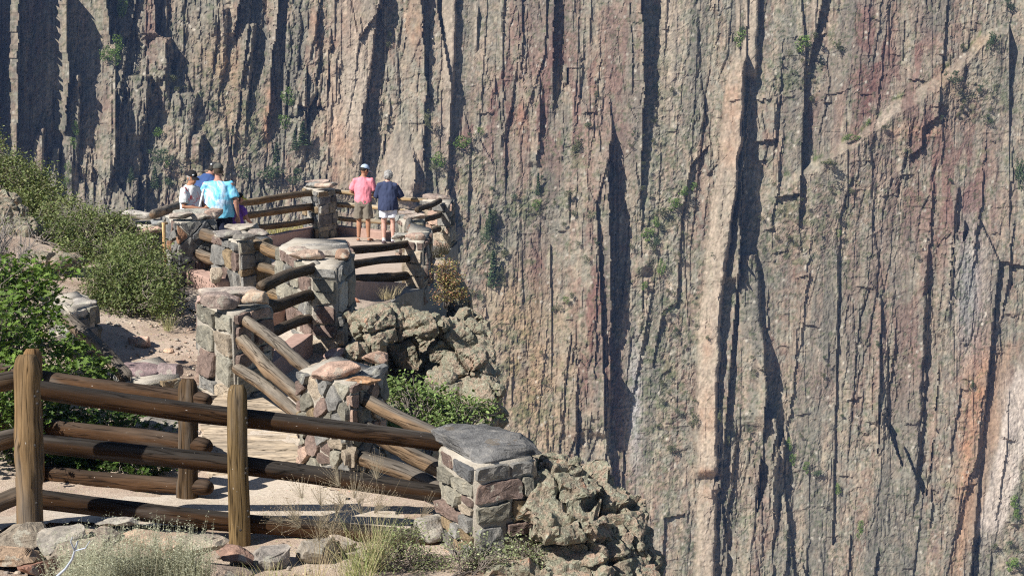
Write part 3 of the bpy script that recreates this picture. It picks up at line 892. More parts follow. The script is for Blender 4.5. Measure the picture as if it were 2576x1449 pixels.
def pier(name, label, plan, zt, zb, seed, pal=None, size=0.2, taper=0.03, cat='pier', group=None, laid=True, proud=(0.018, 0.055), caps=(), collars=(), cap_names='cap_stone'):
    """plan: world XY corners, anticlockwise seen from above"""
    r = random.Random(seed)
    pal = pal or PAL0
    P = [Vector((p[0], p[1])) for p in plan]
    ar = sum(P[i].x * P[(i + 1) % len(P)].y - P[(i + 1) % len(P)].x * P[i].y for i in range(len(P)))
    if ar < 0:
        P = P[::-1]
    c = sum(P, Vector((0, 0))) / len(P)
    h = zt - zb
    root = empty(name, (c.x, c.y, zb), label, cat, group)
    def at(p, z):
        k = 1 - taper * (z - zb) / h
        return (c.x + (p.x - c.x) * k, c.y + (p.y - c.y) * k, z)
    mb = MB(); sb = MB()
    n = len(P)
    V = []; Fc = []
    nz = max(4, int(h / 0.08))
    for iz in range(nz + 1):
        for i in range(n):
            for t in (0.0, 0.34, 0.67):
                q = P[i] * (1 - t) + P[(i + 1) % n] * t
                V.append(at(q, zb + h * iz / nz))
    V = np.array(V)
    V[:, :2] += (0.010 * fbm3(V * 9, seed, 3))[:, None]
    m3 = n * 3
    for iz in range(nz):
        for i in range(m3):
            Fc.append([iz * m3 + i, iz * m3 + (i + 1) % m3, (iz + 1) * m3 + (i + 1) % m3, (iz + 1) * m3 + i])
    Fc.append([nz * m3 + i for i in range(m3)])
    mb.add(V, Fc)
    for (p, d, rr) in collars:
        p = Vector(p); d = Vector(d).normalized()
        tv, tf = tube([p - d * 0.12, p - d * 0.04, p + d * 0.0, p + d * 0.02], [rr * 1.35, rr * 1.3, rr * 1.15, rr * 1.02], 14)
        tv = np.array([v[:] for v in tv]); tv += (0.012 * fbm3(tv * 11, seed + 5, 3))[:, None]
        mb.add(tv, tf)
    for i in range(n):
        a, b = P[i], P[(i + 1) % n]
        w = (b - a).length
        e = (b - a) / w
        nrm = Vector((e.y, -e.x))
        for poly in (courses(w, h - 0.01, r, size * 1.38) if laid else cells(w, h - 0.01, r, size * 1.02)):
            q, cx, cy = stone_shape(poly, r)
            p = r.uniform(*proud)
            tx, ty = r.uniform(-.14, .14), r.uniform(-.16, .16)
            col = np.array(r.choice(pal)) * r.uniform(.8, 1.25)
            rings = ((1.0, -0.03, 0), (1.0, p * .6, .5), (0.97, p * .97, 1), (0.78, p * 1.0, 1), (0.4, p * 1.02, 1))
            V = []; Fc = []
            m = len(q)
            def pos(x, y, d):
                k = 1 - taper * y / h
                base = a + e * x
                base = c + (base - c) * k
                return (base.x + nrm.x * d, base.y + nrm.y * d, zb + y)
            for (sc, d, tw) in rings:
                for (x, y) in q:
                    X = cx + (x - cx) * sc; Y = cy + (y - cy) * sc
                    dd = d + tw * (tx * (X - cx) + ty * (Y - cy))
                    V.append(pos(X, Y, dd))
            V.append(pos(cx, cy, p * 1.1))
            V = np.array(V)
            nn = 0.017 * fbm3(V * 15 + seed, seed + 3, 4)
            V[m * 1:, 0] += nrm.x * nn[m:]; V[m:, 1] += nrm.y * nn[m:]
            for k in range(len(rings) - 1):
                for j in range(m):
                    j2 = (j + 1) % m
                    Fc.append([k * m + j, k * m + j2, (k + 1) * m + j2, (k + 1) * m + j])
            for j in range(m):
                Fc.append([(len(rings) - 1) * m + j, (len(rings) - 1) * m + (j + 1) % m, len(V) - 1])
            sb.add(V, Fc, col)
    mb.build('mortar_core', M_mortar, root)
    sb.build('stonework', M_stone, root, smooth=False)
    for cp in caps:
        cap_stone(root, *cp)
    return root

def cap_stone(root, u, v, s, half, yaw, col, seed, cuts=8, rough=0.08, tilt=(0, 0), box=0.9, name='cap_stone', n=4, mat=None):
    """half: half sizes in metres along its own axes"""
    V, Fc = rock((half[0], half[1], half[2] * .82), seed, n, cuts + 2, rough * .7, max(box, 1.05), lo=.55)
    V = V + 0.02 * np.stack([fbm3(V * 9 + seed, seed + k, 3) for k in range(3)], 1) * [.6, .6, 1]
    if mat is not None:          # layered slate: ragged edges
        an = np.arctan2(V[:, 1], V[:, 0])
        V[:, :2] *= (1 + .05 * fbm2(V[:, 2] * 70, an * 2.5, seed, 3) + .03 * fbm2(V[:, 2] * 8, an * 7, seed + 2, 3))[:, None]
    V = rotx(V, tilt[0]); V = roty(V, tilt[1]); V = rotz(V, yaw)
    V = V + np.array(W(u, v, s)[:])
    cc = np.tile(np.array(col), (len(V), 1)) * (1 + 0.35 * fbm3(V * 6, seed, 3))[:, None]
    return mesh_obj(name, V, Fc, mat or M_stone, root, None, cc)

def wood_mat(name, rough=0.88, spec=0.12):
    m, nt, b = new_mat(name, rough, spec)
    a = N(nt, 'Attribute'); a.attribute_name = 'grain'
    def sv(sc):
        mp = N(nt, 'Mapping'); mp.inputs['Scale'].default_value = sc
        nt.links.new(a.outputs['Vector'], mp.inputs[0]); return mp.outputs[0]
    g1 = noise(nt, 1, 5, .6, sv((1.3, 9, 9)), .3)
    g2 = noise(nt, 1, 5, .65, sv((5, 70, 70)), .2)
    ck = noise(nt, 1, 3, .5, sv((0.8, 16, 16)), 0.1)
    c = mix(nt, vcol(nt), ramp(nt, g1, [(0.25, (.5, .48, .46)), (0.5, (1, 1, 1)), (0.75, (1.55, 1.5, 1.4))]), 0.9, 'MULTIPLY')
    c = mix(nt, c, ramp(nt, g2, [(0.3, (.55, .55, .55)), (0.7, (1.4, 1.4, 1.4))]), 0.8, 'MULTIPLY')
    crack = ramp(nt, ck, [(0.478, (1, 1, 1)), (0.5, (0.08, .07, .06)), (0.522, (1, 1, 1))])
    c = mix(nt, c, crack, 0.9, 'MULTIPLY')
    gw = noise(nt, 1, 3, .6, sv((.9, 7, 7)), .2)
    c = mix(nt, c, (.17, .15, .13), ramp(nt, gw, [(0.54, (0, 0, 0)), (0.72, (.55, .55, .55))]))
    sp = noise(nt, 1, 2, .5, sv((30, 60, 60)))
    spk = ramp(nt, sp, [(0.74, (0, 0, 0)), (0.78, (1, 1, 1))])
    c = mix(nt, c, (0.45, 0.42, 0.38), spk)
    nt.links.new(c, b.inputs['Base Color'])
    ad = N(nt, 'Math', operation='MULTIPLY'); nt.links.new(g2, ad.inputs[0]); nt.links.new(crack, ad.inputs[1])
    bump(nt, b, ad.outputs[0], 0.55, 0.008)
    return m
M_wood = wood_mat('weathered_log')

def log_data(a, b, r, seed, side, top, nseg=40, nr=20, r2=None, bend=0.028, round_end=True, knots=True):
    a = np.array(a[:]); b = np.array(b[:])
    Lg = np.linalg.norm(b - a)
    d = (b - a) / Lg
    up = np.array([0, 0, 1.0]) if abs(d[2]) < 0.9 else np.array([0, -1.0, 0])
    x = np.cross(d, up); x /= np.linalg.norm(x); y = np.cross(x, d)
    rr = random.Random(seed)
    ph = rr.uniform(0, 9)
    r2 = r2 or r * rr.uniform(.9, 1.0)
    ts = [0, .0] + [r * .35 / Lg, r * .8 / Lg] + list(np.linspace(r * 1.2 / Lg, 1 - r * 1.2 / Lg, nseg)) + [1 - r * .8 / Lg, 1 - r * .35 / Lg] + [1.0, 1.0]
    sc = [0.0, .62, .86, .97] + [1.0] * nseg + [.97, .86, .62, 0.0]
    V = []; G = []
    for t, s_ in zip(ts, sc):
        cen = a + d * (t * Lg) + (x * math.sin(t * 3 + ph) + y * math.cos(t * 2.3 + ph)) * bend * math.sin(math.pi * t)
        rad = (r * (1 - t) + r2 * t) * s_
        for k in range(nr):
            an = 2 * math.pi * k / nr
            V.append(cen + (x * math.cos(an) + y * math.sin(an)) * rad)
            G.append((t * Lg + seed * 1.7, math.cos(an) * r + seed * .31, math.sin(an) * r))
    V = np.array(V); G = np.array(G)
    nrm = V - (a + np.outer((V - a) @ d, d))
    ln = np.linalg.norm(nrm, axis=1)[:, None] + 1e-6
    q = G * np.array([1.6, 14, 14])
    V = V + nrm / ln * (r * 0.15 * fbm3(q, seed, 4) + r * .22 * np.exp(-((fbm3(G * np.array([2.2, 9, 9]), seed + 77, 2) - .55) / .12) ** 2))[:, None] * (ln / r).clip(0, 1)
    nz = (nrm / ln)[:, 2]
    w = np.clip((nz - 0.25 + 0.35 * fbm3(q * .8, seed + 9, 3)) / 0.45, 0, 1)[:, None]
    C = np.array(side)[None] * (1 - w) + np.array(top)[None] * w
    C = C * (1 + 0.30 * fbm3(G * np.array([1.0, 5, 5]), seed + 4, 3))[:, None]
    m = len(ts)
    Fc = []
    for i in range(m - 1):
        for k in range(nr):
            k2 = (k + 1) % nr
            Fc.append([i * nr + k, i * nr + k2, (i + 1) * nr + k2, (i + 1) * nr + k])
    return V, Fc, C, G

def log(name, a, b, r, seed, side, top, parent=None, **kw):
    V, Fc, C, G = log_data(a, b, r, seed, side, top, **kw)
    o = mesh_obj(name, V, Fc, M_wood, parent, None, C)
    at = o.data.attributes.new('grain', 'FLOAT_VECTOR', 'POINT')
    at.data.foreach_set('vector', G.ravel())
    return o

def railing(label, rails, side, top, r, seed, group='log railings set into the stone piers'):
    pts = [(W(*a), W(*b)) for a, b in rails]
    m = sum((p + q for p, q in pts), Vector((0, 0, 0))) / (2 * len(pts))
    m.z = gz(m.x, m.y)
    root = empty('log_railing', m, label, 'railing', group)
    for i, (p, q) in enumerate(pts):
        d = (q - p).normalized()
        log('rail', p - d * 0.07, q + d * 0.07, r * (1 + 0.08 * math.sin(seed + i * 2.1)), seed * 10 + i, side, top, root)
    return pts
def ends(pts, which, rr):
    return [((p, q - p, rr) if which == 0 else (q, p - q, rr)) for p, q in pts]

# ---------------------------------------------------------------- railings
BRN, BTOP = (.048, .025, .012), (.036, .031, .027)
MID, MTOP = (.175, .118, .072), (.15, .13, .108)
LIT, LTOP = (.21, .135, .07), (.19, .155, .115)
DRK, DTOP = (.06, .04, .025), (.075, .06, .048)  # shade on the backlit and shaded rails is put into this darker brown
R21 = railing('dark brown log rails slanting down from the pink-capped pier to the slate-capped pier', [((897, 991, 303), (1150, 1116, 330)), ((900, 1064, 303), (1140, 1194, 330)), ((893, 1146, 305), (1128, 1240, 330))], (.145, .098, .06), (.10, .088, .075), .062, 11)
R32 = railing('grey-brown log rails descending steeply from the boulder-topped pier to the pink-capped pier', [((606, 800, 256), (796, 948, 292)), ((602, 848, 256), (782, 1022, 292)), ((594, 925, 257), (768, 1056, 294))], (.165, .112, .07), (.17, .147, .12), .061, 12)
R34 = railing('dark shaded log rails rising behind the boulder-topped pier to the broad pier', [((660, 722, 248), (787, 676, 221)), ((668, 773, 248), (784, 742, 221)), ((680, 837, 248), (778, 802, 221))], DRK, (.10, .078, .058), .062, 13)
R104 = railing('log rails from the small knob-sided pier running down behind the broad pier', [((622, 605, 194), (740, 648, 200)), ((622, 666, 194), (730, 697, 200)), ((625, 726, 194), (720, 752, 200))], LIT, LTOP, .071, 14)
R910 = railing('short thick log rails between the two back piers beside the bushy shrub', [((480, 574, 185), (552, 599, 190)), ((473, 630, 185), (548, 655, 190)), ((474, 680, 185), (538, 703, 190))], (.165, .115, .075), MTOP, .079, 15)
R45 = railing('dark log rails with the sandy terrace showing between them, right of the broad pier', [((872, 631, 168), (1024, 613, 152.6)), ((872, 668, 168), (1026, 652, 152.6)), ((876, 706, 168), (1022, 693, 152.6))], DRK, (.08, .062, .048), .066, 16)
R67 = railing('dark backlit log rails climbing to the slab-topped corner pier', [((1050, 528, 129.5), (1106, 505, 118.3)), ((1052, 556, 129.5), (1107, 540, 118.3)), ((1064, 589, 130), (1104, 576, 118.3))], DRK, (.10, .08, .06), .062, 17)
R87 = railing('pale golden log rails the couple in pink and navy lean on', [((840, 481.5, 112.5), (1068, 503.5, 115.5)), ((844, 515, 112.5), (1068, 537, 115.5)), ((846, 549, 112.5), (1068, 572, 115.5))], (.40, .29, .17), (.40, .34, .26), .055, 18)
R814 = railing('long brown log rails with dark undersides running to the hidden corner behind the men', [((800, 484, 114), (556, 516, 126)), ((798, 519.5, 114), (556, 550, 126)), ((795, 553, 114), (556, 585, 126))], (.20, .125, .06), (.21, .165, .115), .071, 19)
R1411 = railing('slanting log rails behind the man in the floral shirt', [((530, 488, 132), (386, 539, 166)), ((528, 530, 132), (390, 592, 168))], (.17, .115, .075), MTOP, .068, 20)
R1213 = railing('grey log rails half hidden by oak leaves left of the dirt clearing', [((165, 797, 236), (318, 948, 264)), ((150, 860, 238), (310, 1010, 266))], (.16, .12, .085), (.15, .13, .11), .07, 21)
R65 = railing('single grey log pointing at the camera between the two right-hand piers', [((1030, 556, 133), (1034, 594, 147))], (.16, .145, .125), (.16, .15, .135), .06, 22)

# ---------------------------------------------------------------- piers
def plan(v, *us):
    return [W(u, v, s)[:2] for u, s in us]
def zat(u, v, s):
    return W(u, v, s).z
pier('stone_pier', 'near rubble pier under a broad dark slate slab, where the front fence ends', plan(1250, (1108, 335), (1192, 352), (1342, 344), (1258, 326)), zat(1196, 1172, 353), zat(1215, 1420, 343), 31,
     [GREY] * 4 + [OLIVE] * 5 + [OCHRE] * 2 + [MAROON] * 3 + [TAN] + [SLATE], size=0.155, 
     caps=[(1222, 1106, 338, (.375, .375, .072), .62, (.17, .168, .165), 5, 5, .07, (0.05, -.02), 1.1, 'cap_slab', 5, M_slate)])
pier('stone_pier', 'rubble pier capped with a rough pink boulder and a grey one', plan(1080, (757, 296), (882, 310), (969, 296), (850, 283)), zat(880, 962, 309), zat(840, 1215, 300), 32,
     [PINK] * 2 + [GREY] * 5 + [OLIVE] * 3 + [MAROON] * 3 + [TAN] * 2 + [OCHRE], size=0.16, laid=False, collars=ends(R21, 0, .068), proud=(.02, .055),
     caps=[(848, 930, 304, (.235, .15, .085), .25, (.47, .33, .26), 7, 9, .13), (940, 934, 300, (.105, .12, .07), -.3, (.235, .235, .225), 9, 7, .1), (880, 950, 296, (.28, .24, .05), .5, (.40, .37, .32), 11, 5, .08, (0, 0), 1.1, 'mortar_bed'), (905, 958, 307, (.19, .07, .035), -.25, (.40, .24, .14), 13, 7, .1)])
pier('stone_pier', 'tall rubble pier capped with a brown and a pinkish rounded boulder', plan(880, (496, 247), (588, 259), (683, 250), (592, 239)), zat(588, 786, 259), zat(580, 1030, 252), 33,
     [GREY] * 4 + [OLIVE] * 3 + [MAROON] * 5 + [PINK] * 2 + [TAN] * 2, size=0.20, collars=ends(R32, 0, .064),
     caps=[(558, 756, 257, (.20, .13, .095), .35, (.34, .27, .235), 15, 6, .1), (644, 750, 255, (.135, .13, .10), -.25, (.47, .36, .27), 17, 6, .1), (586, 735, 249, (.33, .26, .062), .5, (.42, .36, .31), 19, 5, .07, (0, 0), 1.1, 'mortar_bed'), (520, 752, 250, (.12, .16, .08), .2, (.40, .29, .25), 21, 7, .1)])
pier('stone_pier', 'broad pier of large smooth blocks under a wide flat cap, before the terrace', plan(760, (704, 203), (785, 222), (848, 223), (887, 211), (874, 196), (745, 194)), zat(800, 668, 222), zat(815, 925, 222), 34,
     [OLIVE] * 4 + [GREY] * 4 + [MAROON] * 5 + [TAN] * 2 + [PALE], size=0.25, collars=ends(R34, 1, .066), taper=0.02,
     caps=[(770, 641, 217, (.245, .13, .075), .12, (.46, .35, .28), 23, 8, .14), (838, 636, 212, (.20, .22, .06), .1, (.38, .33, .28), 25, 6, .08), (815, 622, 203, (.30, .2, .045), .1, (.30, .285, .26), 27, 6, .06, (0, 0), 1.1), (862, 644, 216, (.09, .17, .075), .1, (.32, .21, .15), 29, 7, .1), (744, 628, 207, (.14, .2, .065), .2, (.45, .37, .31), 30, 7, .1)])
pier('stone_pier', 'small squared-stone pier with grey cap stones and a pale round knob low on its side', plan(670, (540, 190), (602, 198), (682, 193), (612, 184)), zat(602, 608, 198), zat(610, 775, 197), 35,
     [GREY] * 6 + [OLIVE] * 3 + [MAROON] * 2 + [OCHRE] * 2, size=0.185, collars=ends(R104, 0, .078) + ends(R910, 1, .07),
     caps=[(572, 587, 194, (.17, .15, .055), .5, (.255, .235, .215), 31, 7, .08), (612, 597, 198, (.155, .09, .045), -.2, (.20, .185, .165), 33, 7, .1), (650, 588, 192, (.165, .16, .07), -.3, (.33, .285, .25), 35, 7, .09), (615, 574, 187, (.25, .2, .055), .3, (.38, .34, .29), 37, 6, .08)])
KNOB = [x for x in COL.objects if x.get('label', '').startswith('small squared-stone')][0]
cap_stone(KNOB, 546, 693, 195, (.085, .085, .12), .4, (.50, .42, .33), 39, 5, .08, (0, 0), .3, 'knob_stone')
pier('stone_pier', 'grey slabby pier beside the bushy shrub, with the men standing behind it', plan(620, (416, 182), (446, 189), (547, 186), (505, 174)), zat(470, 556, 188), zat(480, 725, 183), 36,
     [GREY] * 5 + [SLATE] * 2 + [OLIVE] * 2 + [MAROON] * 2 + [RUST], size=0.22, laid=False, collars=ends(R910, 0, .085),
     caps=[(452, 543, 188, (.175, .15, .055), .1, (.36, .31, .27), 41, 7, .1), (505, 545, 187, (.155, .14, .05), -.1, (.38, .33, .28), 43, 7, .1), (492, 531, 181, (.31, .25, .04), .15, (.36, .35, .31), 45, 5, .05, (0, 0), 1.1, 'mortar_bed'), (535, 541, 185, (.11, .2, .085), -.1, (.42, .31, .25), 47, 8, .13)])
pier('stone_pier', 'stone pier of thick pale and rusty caps behind the shrubs', plan(590, (296, 163), (330, 172), (424, 170), (390, 156)), zat(350, 592, 172), zat(370, 680, 170), 37, None, size=0.2,
     caps=[(345, 541, 162, (.27, .22, .075), .1, (.46, .43, .39), 49, 7, .1), (378, 580, 171, (.24, .16, .075), .12, (.42, .30, .235), 51, 7, .1), (318, 566, 167, (.2, .2, .08), .3, (.45, .40, .33), 53, 7, .1), (400, 562, 166, (.17, .16, .06), 0, (.25, .26, .26), 55, 6, .06), (330, 588, 171, (.16, .14, .06), .3, (.46, .36, .27), 56, 7, .1)])
pier('stone_pier', 'low purple-topped block pier at the end of the boardwalk', plan(960, (292, 255), (345, 270), (455, 263), (405, 248)), zat(345, 962, 269), zat(375, 1050, 264), 38, [GREY] * 4 + [OCHRE] * 3 + [OLIVE] * 2, size=0.2, 
     caps=[(350, 935, 262, (.21, .165, .072), .12, (.29, .215, .215), 57, 6, .07, (0.05, 0), 1.1), (425, 936, 261, (.12, .165, .075), .06, (.285, .225, .22), 59, 6, .07, (0.05, 0), 1.1)])
pier('stone_pier', 'half-hidden pale pier behind the bright oak leaves', plan(820, (128, 226), (176, 238), (240, 231), (196, 220)), zat(176, 782, 238), zat(180, 905, 238), 39, [GREY] * 3 + [PALE] * 3 + [OLIVE] * 2, size=0.21, 
     caps=[(196, 765, 230, (.20, .19, .07), .2, (.43, .40, .36), 61, 7, .09), (150, 770, 232, (.13, .15, .065), .4, (.42, .38, .33), 63, 7, .09)])
pier('stone_pier', 'far square pier where the two log railings meet, left of the couple', plan(530, (764, 112.4), (801, 116), (845, 114), (808, 110.5)), zat(803, 478, 115), zat(815, 622, 113), 40, [GREY] * 5 + [SLATE] * 3 + [OLIVE] * 2 + [OCHRE] * 2, size=0.22, 
     caps=[(785, 466, 113.5, (.19, .2, .08), .3, (.25, .245, .23), 65, 7, .09), (818, 468, 115, (.21, .17, .085), -.3, (.46, .35, .28), 67, 7, .09), (798, 457, 112, (.28, .22, .05), .1, (.40, .31, .26), 69, 6, .09), (838, 464, 113, (.09, .2, .07), -.2, (.30, .27, .24), 71, 7, .1)])
pier('stone_pier', 'corner pier standing over the drop, topped with one thick brown slab', plan(570, (1062, 115.5), (1131, 118.5), (1143, 113.8), (1076, 111.3)), zat(1100, 511, 118), zat(1110, 700, 117.5), 41, [GREY] * 4 + [PINK] * 3 + [TAN] * 3 + [OLIVE] * 2, size=0.22, 
     caps=[(1102, 497, 115, (.345, .27, .085), -.13, (.27, .215, .185), 73, 6, .05, (0, 0), 1.15, 'cap_slab')])
pier('stone_pier', 'squat pier with a log end set in it, between the couple and the drop', plan(570, (996, 129), (1012, 132.5), (1067, 132), (1052, 126.5)), zat(1040, 556, 132), zat(1035, 655, 132), 42, [GREY] * 4 + [PINK] * 2 + [OLIVE] * 3 + [MAROON] * 2, size=0.21, 
     caps=[(1045, 545, 132, (.22, .16, .072), 0, (.40, .33, .28), 75, 7, .1), (1010, 548, 130, (.15, .17, .07), .2, (.25, .255, .245), 77, 7, .08), (1038, 534, 128.5, (.27, .18, .045), .05, (.38, .31, .27), 79, 6, .07)])
pier('stone_pier', 'slim pier of ochre and red blocks at the near corner of the terrace', plan(670, (1018, 152.5), (1066, 153.5), (1087, 143), (1034, 139)), zat(1045, 606, 153), zat(1045, 770, 152.6), 43, [TAN] * 3 + [OCHRE] * 3 + [RUST] * 2 + [MAROON] * 3 + [GREY] * 3, size=0.21, collars=ends(R45, 1, .066),
     caps=[(1046, 594, 152, (.18, .12, .07), .05, (.37, .27, .22), 81, 7, .1), (1008, 592, 147, (.17, .22, .06), 0, (.36, .345, .31), 83, 6, .08), (1068, 588, 146, (.13, .2, .06), .2, (.40, .36, .31), 85, 6, .08)])
pier('stone_pier', 'stone pier hidden behind the group of men', plan(560, (512, 128), (535, 131.5), (563, 128.5), (541, 125.5)), zat(535, 520, 131), zat(535, 665, 131), 44, None, size=0.24, 
     caps=[(537, 512, 128.5, (.2, .18, .07), .3, (.36, .32, .28), 87, 7, .09)])

# ---------------------------------------------------------------- fences of posts and rails
def post(parent, u, vt, ub, vb, s, r, seed, side, top, dz=-.12):
    a = W(ub, vb, s); b = W(u, vt, s)
    d = (b - a).normalized()
    o = log('post', a - d * .12, b, r, seed, side, top, parent, nseg=26, bend=.006)
    return a, b
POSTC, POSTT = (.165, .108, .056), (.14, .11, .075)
root = empty('rail_fence', drop(W(600, 1374, 345)), 'front fence of thick dark rails on two golden-brown posts, ending at the slate-capped pier', 'fence')
pts = [post(root, 66, 892, 76, 1330, 366, .088, 51, POSTC, POSTT), post(root, 596, 968, 602, 1372, 346, .080, 52, (.16, .108, .05), POSTT)]
for i, (a, b) in enumerate((((60, 974, 352), (1136, 1118, 333)), ((66, 1110, 352), (1118, 1244, 333)), ((66, 1250, 352), (1104, 1358, 335)))):
    m = ((a[0] + b[0]) / 2, (a[1] + b[1]) / 2 - 3, (a[2] + b[2]) / 2)
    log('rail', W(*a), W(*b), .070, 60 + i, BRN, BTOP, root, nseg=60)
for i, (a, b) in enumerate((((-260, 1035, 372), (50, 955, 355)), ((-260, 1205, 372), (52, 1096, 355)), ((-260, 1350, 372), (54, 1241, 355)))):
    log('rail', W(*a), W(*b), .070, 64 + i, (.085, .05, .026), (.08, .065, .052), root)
M_iron = mat_plain('rusty_iron', (.03, .026, .024), .6, .3, 60, .2)
def bolt(parent, u, v, s, r):
    V, Fc = ico(2); V = V * np.array([r, r * .5, r]) + np.array(W(u, v, s)[:])
    mesh_obj('bolt', V, Fc, M_iron, parent)
for (u, v) in ((88, 997), (95, 985), (94, 1015), (88, 1120), (92, 1265)):
    bolt(root, u, v, 366 + 7, .010)
for (u, v) in ((619, 1052), (622, 1064), (620, 1178), (618, 1190), (624, 1285), (626, 1300), (605, 1333)):
    bolt(root, u, v, 346 + 5, .010)
root = empty('rail_fence', drop(W(475, 1258, 316)), 'back fence of dark rails with rounded cut ends beside the oak, on two short posts', 'fence')
post(root, 473, 953, 474, 1262, 316, .079, 53, (.075, .048, .026), (.085, .065, .045))
post(root, 82, 877, 86, 1240, 300, .085, 54, (.22, .13, .06), (.17, .12, .07))
for i, (a, b) in enumerate((((-140, 905, 284), (526, 1009, 318)), ((-140, 1035, 284), (528, 1124, 318)), ((-140, 1165, 284), (530, 1227, 318)))):
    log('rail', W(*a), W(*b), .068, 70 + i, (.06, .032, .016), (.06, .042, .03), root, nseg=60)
# ================================================================== bedrock, boulders, ledge stones, boardwalk, kerbs
def outcrop_mat():
    m, nt, b = new_mat('lichen_granite', 0.92, 0.15)
    v = objvec(nt)
    f1 = noise(nt, 2.4, 6, .65, v, .5); f2 = noise(nt, 15, 6, .7, v, .4); f3 = noise(nt, 60, 4, .7, v)
    c = ramp(nt, f1, [(0.3, (.23, .20, .155)), (0.45, (.34, .27, .20)), (0.58, (.42, .32, .245)), (0.7, (.42, .275, .20))])
    li = ramp(nt, f2, [(0.44, (0, 0, 0)), (0.56, (1, 1, 1))])
    c = mix(nt, c, (.29, .285, .21), li)
    f4 = noise(nt, 24, 5, .7, objvec(nt, (1, 1.1, .9)), .2)
    c = mix(nt, c, (.42, .42, .33), ramp(nt, f4, [(0.56, (0, 0, 0)), (0.64, (1, 1, 1))]))
    f5 = noise(nt, 9, 5, .7, objvec(nt, (1.2, 1, .9)), .3)
    c = mix(nt, c, (.56, .30, .20), ramp(nt, f5, [(0.62, (0, 0, 0)), (0.70, (.8, .8, .8))]))
    c = mix(nt, c, (.13, .125, .105), ramp(nt, f5, [(0.26, (.6, .6, .6)), (0.34, (0, 0, 0))]))
    c = mix(nt, c, ramp(nt, f3, [(0.3, (.45, .45, .45)), (0.7, (1.45, 1.45, 1.45))]), 0.9, 'MULTIPLY')
    nt.links.new(c, b.inputs['Base Color'])
    ad = N(nt, 'Math', operation='ADD'); nt.links.new(f2, ad.inputs[0]); nt.links.new(f3, ad.inputs[1])
    bump(nt, b, ad.outputs[0], .8, 0.035)
    return m
M_crop = outcrop_mat()
GROUND.data.materials.append(M_crop)          # bare rock wherever the rim breaks off
_pn = np.zeros(len(GROUND.data.polygons) * 3); GROUND.data.polygons.foreach_get('normal', _pn)
GROUND.data.polygons.foreach_set('material_index', (np.abs(_pn.reshape(-1, 3)[:, 2]) < .72).astype(np.int32))

def remesh(name, V, Fc, vox):
    me = bpy.data.meshes.new('tmp'); me.from_pydata(np.asarray(V).tolist(), [], [list(f) for f in Fc])
    o = bpy.data.objects.new('tmp', me); COL.objects.link(o)
    md = o.modifiers.new('r', 'REMESH'); md.mode = 'VOXEL'; md.voxel_size = vox
    dg = bpy.context.evaluated_depsgraph_get(); dg.update()
    m2 = bpy.data.meshes.new_from_object(o.evaluated_get(dg))
    n = len(m2.vertices)
    co = np.zeros(n * 3); m2.vertices.foreach_get('co', co)
    no = np.zeros(n * 3); m2.vertices.foreach_get('normal', no)
    fs = [list(p.vertices) for p in m2.polygons]
    bpy.data.objects.remove(o); bpy.data.meshes.remove(me); bpy.data.meshes.remove(m2)
    return co.reshape(-1, 3), no.reshape(-1, 3), fs

def worley3(p, seed):
    i0 = np.floor(p); best = np.full(len(p), 9.0); hid = np.zeros(len(p)); off = np.zeros((len(p), 3))
    for dx in (-1, 0, 1):
        for dy in (-1, 0, 1):
            for dz in (-1, 0, 1):
                c = i0 + np.array([dx, dy, dz])
                q = c + 0.5 + 0.8 * (np.stack([h01(c[:, 0], c[:, 1], c[:, 2] * 7 + k, seed) for k in range(3)], 1) - .5)
                d = ((p - q) ** 2).sum(1); m = d < best
                best = np.where(m, d, best); hid = np.where(m, h01(c[:, 0], c[:, 1], c[:, 2] * 7 + 5, seed), hid)
                off = np.where(m[:, None], p - q, off)
    return hid, off

def outcrop(name, label, lumps, seed, vox=0.035, disp=0.10, cat='rock'):
    """lumps: (u, v, s, half sizes m, yaw) fused into one weathered bedrock mass"""
    mb = MB()
    for i, lp in enumerate(lumps):
        (u, v, s, half, yaw), tl = lp[:5], (lp[5] if len(lp) > 5 else 0)
        V, Fc = rock(half, seed * 31 + i, 4, 12, .04, 1.35, lo=.62)
        V = rotx(V, .25 * math.sin(i * 2.3 + seed)); V = roty(V, tl); V = rotz(V, yaw) + np.array(W(u, v, s)[:])
        mb.add(V, Fc)
    V, Nn, Fc = remesh(name, mb.V, mb.F, vox)
    q = V * np.array([1, 1, 1.3])
    d = disp * .4 * fbm3(q * 2.2, seed, 5, .55) + 0.035 * fbm3(q * 9, seed + 3, 4, .6) 
    wq = V + .08 * np.stack([fbm3(V * 3, seed + k, 3) for k in (21, 22, 23)], 1)
    for cs, am in ((.6, .09), (.24, .035), (.09, .02)):
        hid, off = worley3(wq / cs, seed + 40)
        d = d + am * ((hid - .5) + (hid * 2 % 1 - .5) * off[:, 0] + (hid * 5 % 1 - .5) * 1.2 * off[:, 2])
    # joints: narrow clefts along warped planes
    wv = V + 0.18 * np.stack([fbm3(V * 1.7, seed + k, 3) for k in (11, 12, 13)], 1)
    t1 = np.abs(((wv @ np.array([.8, .35, .25])) * 2.7 + 100) % 1 - .5); t2 = np.abs(((wv @ np.array([-.2, .3, .95])) * 2.6 + 100) % 1 - .5)
    d -= 0.09 * np.exp(-(t1 / .04) ** 2) + 0.08 * np.exp(-(t2 / .04) ** 2)
    V = V + Nn * d[:, None]
    o = mesh_obj(name, V, Fc, M_crop, smooth=False)
    return tag(o, label, cat)

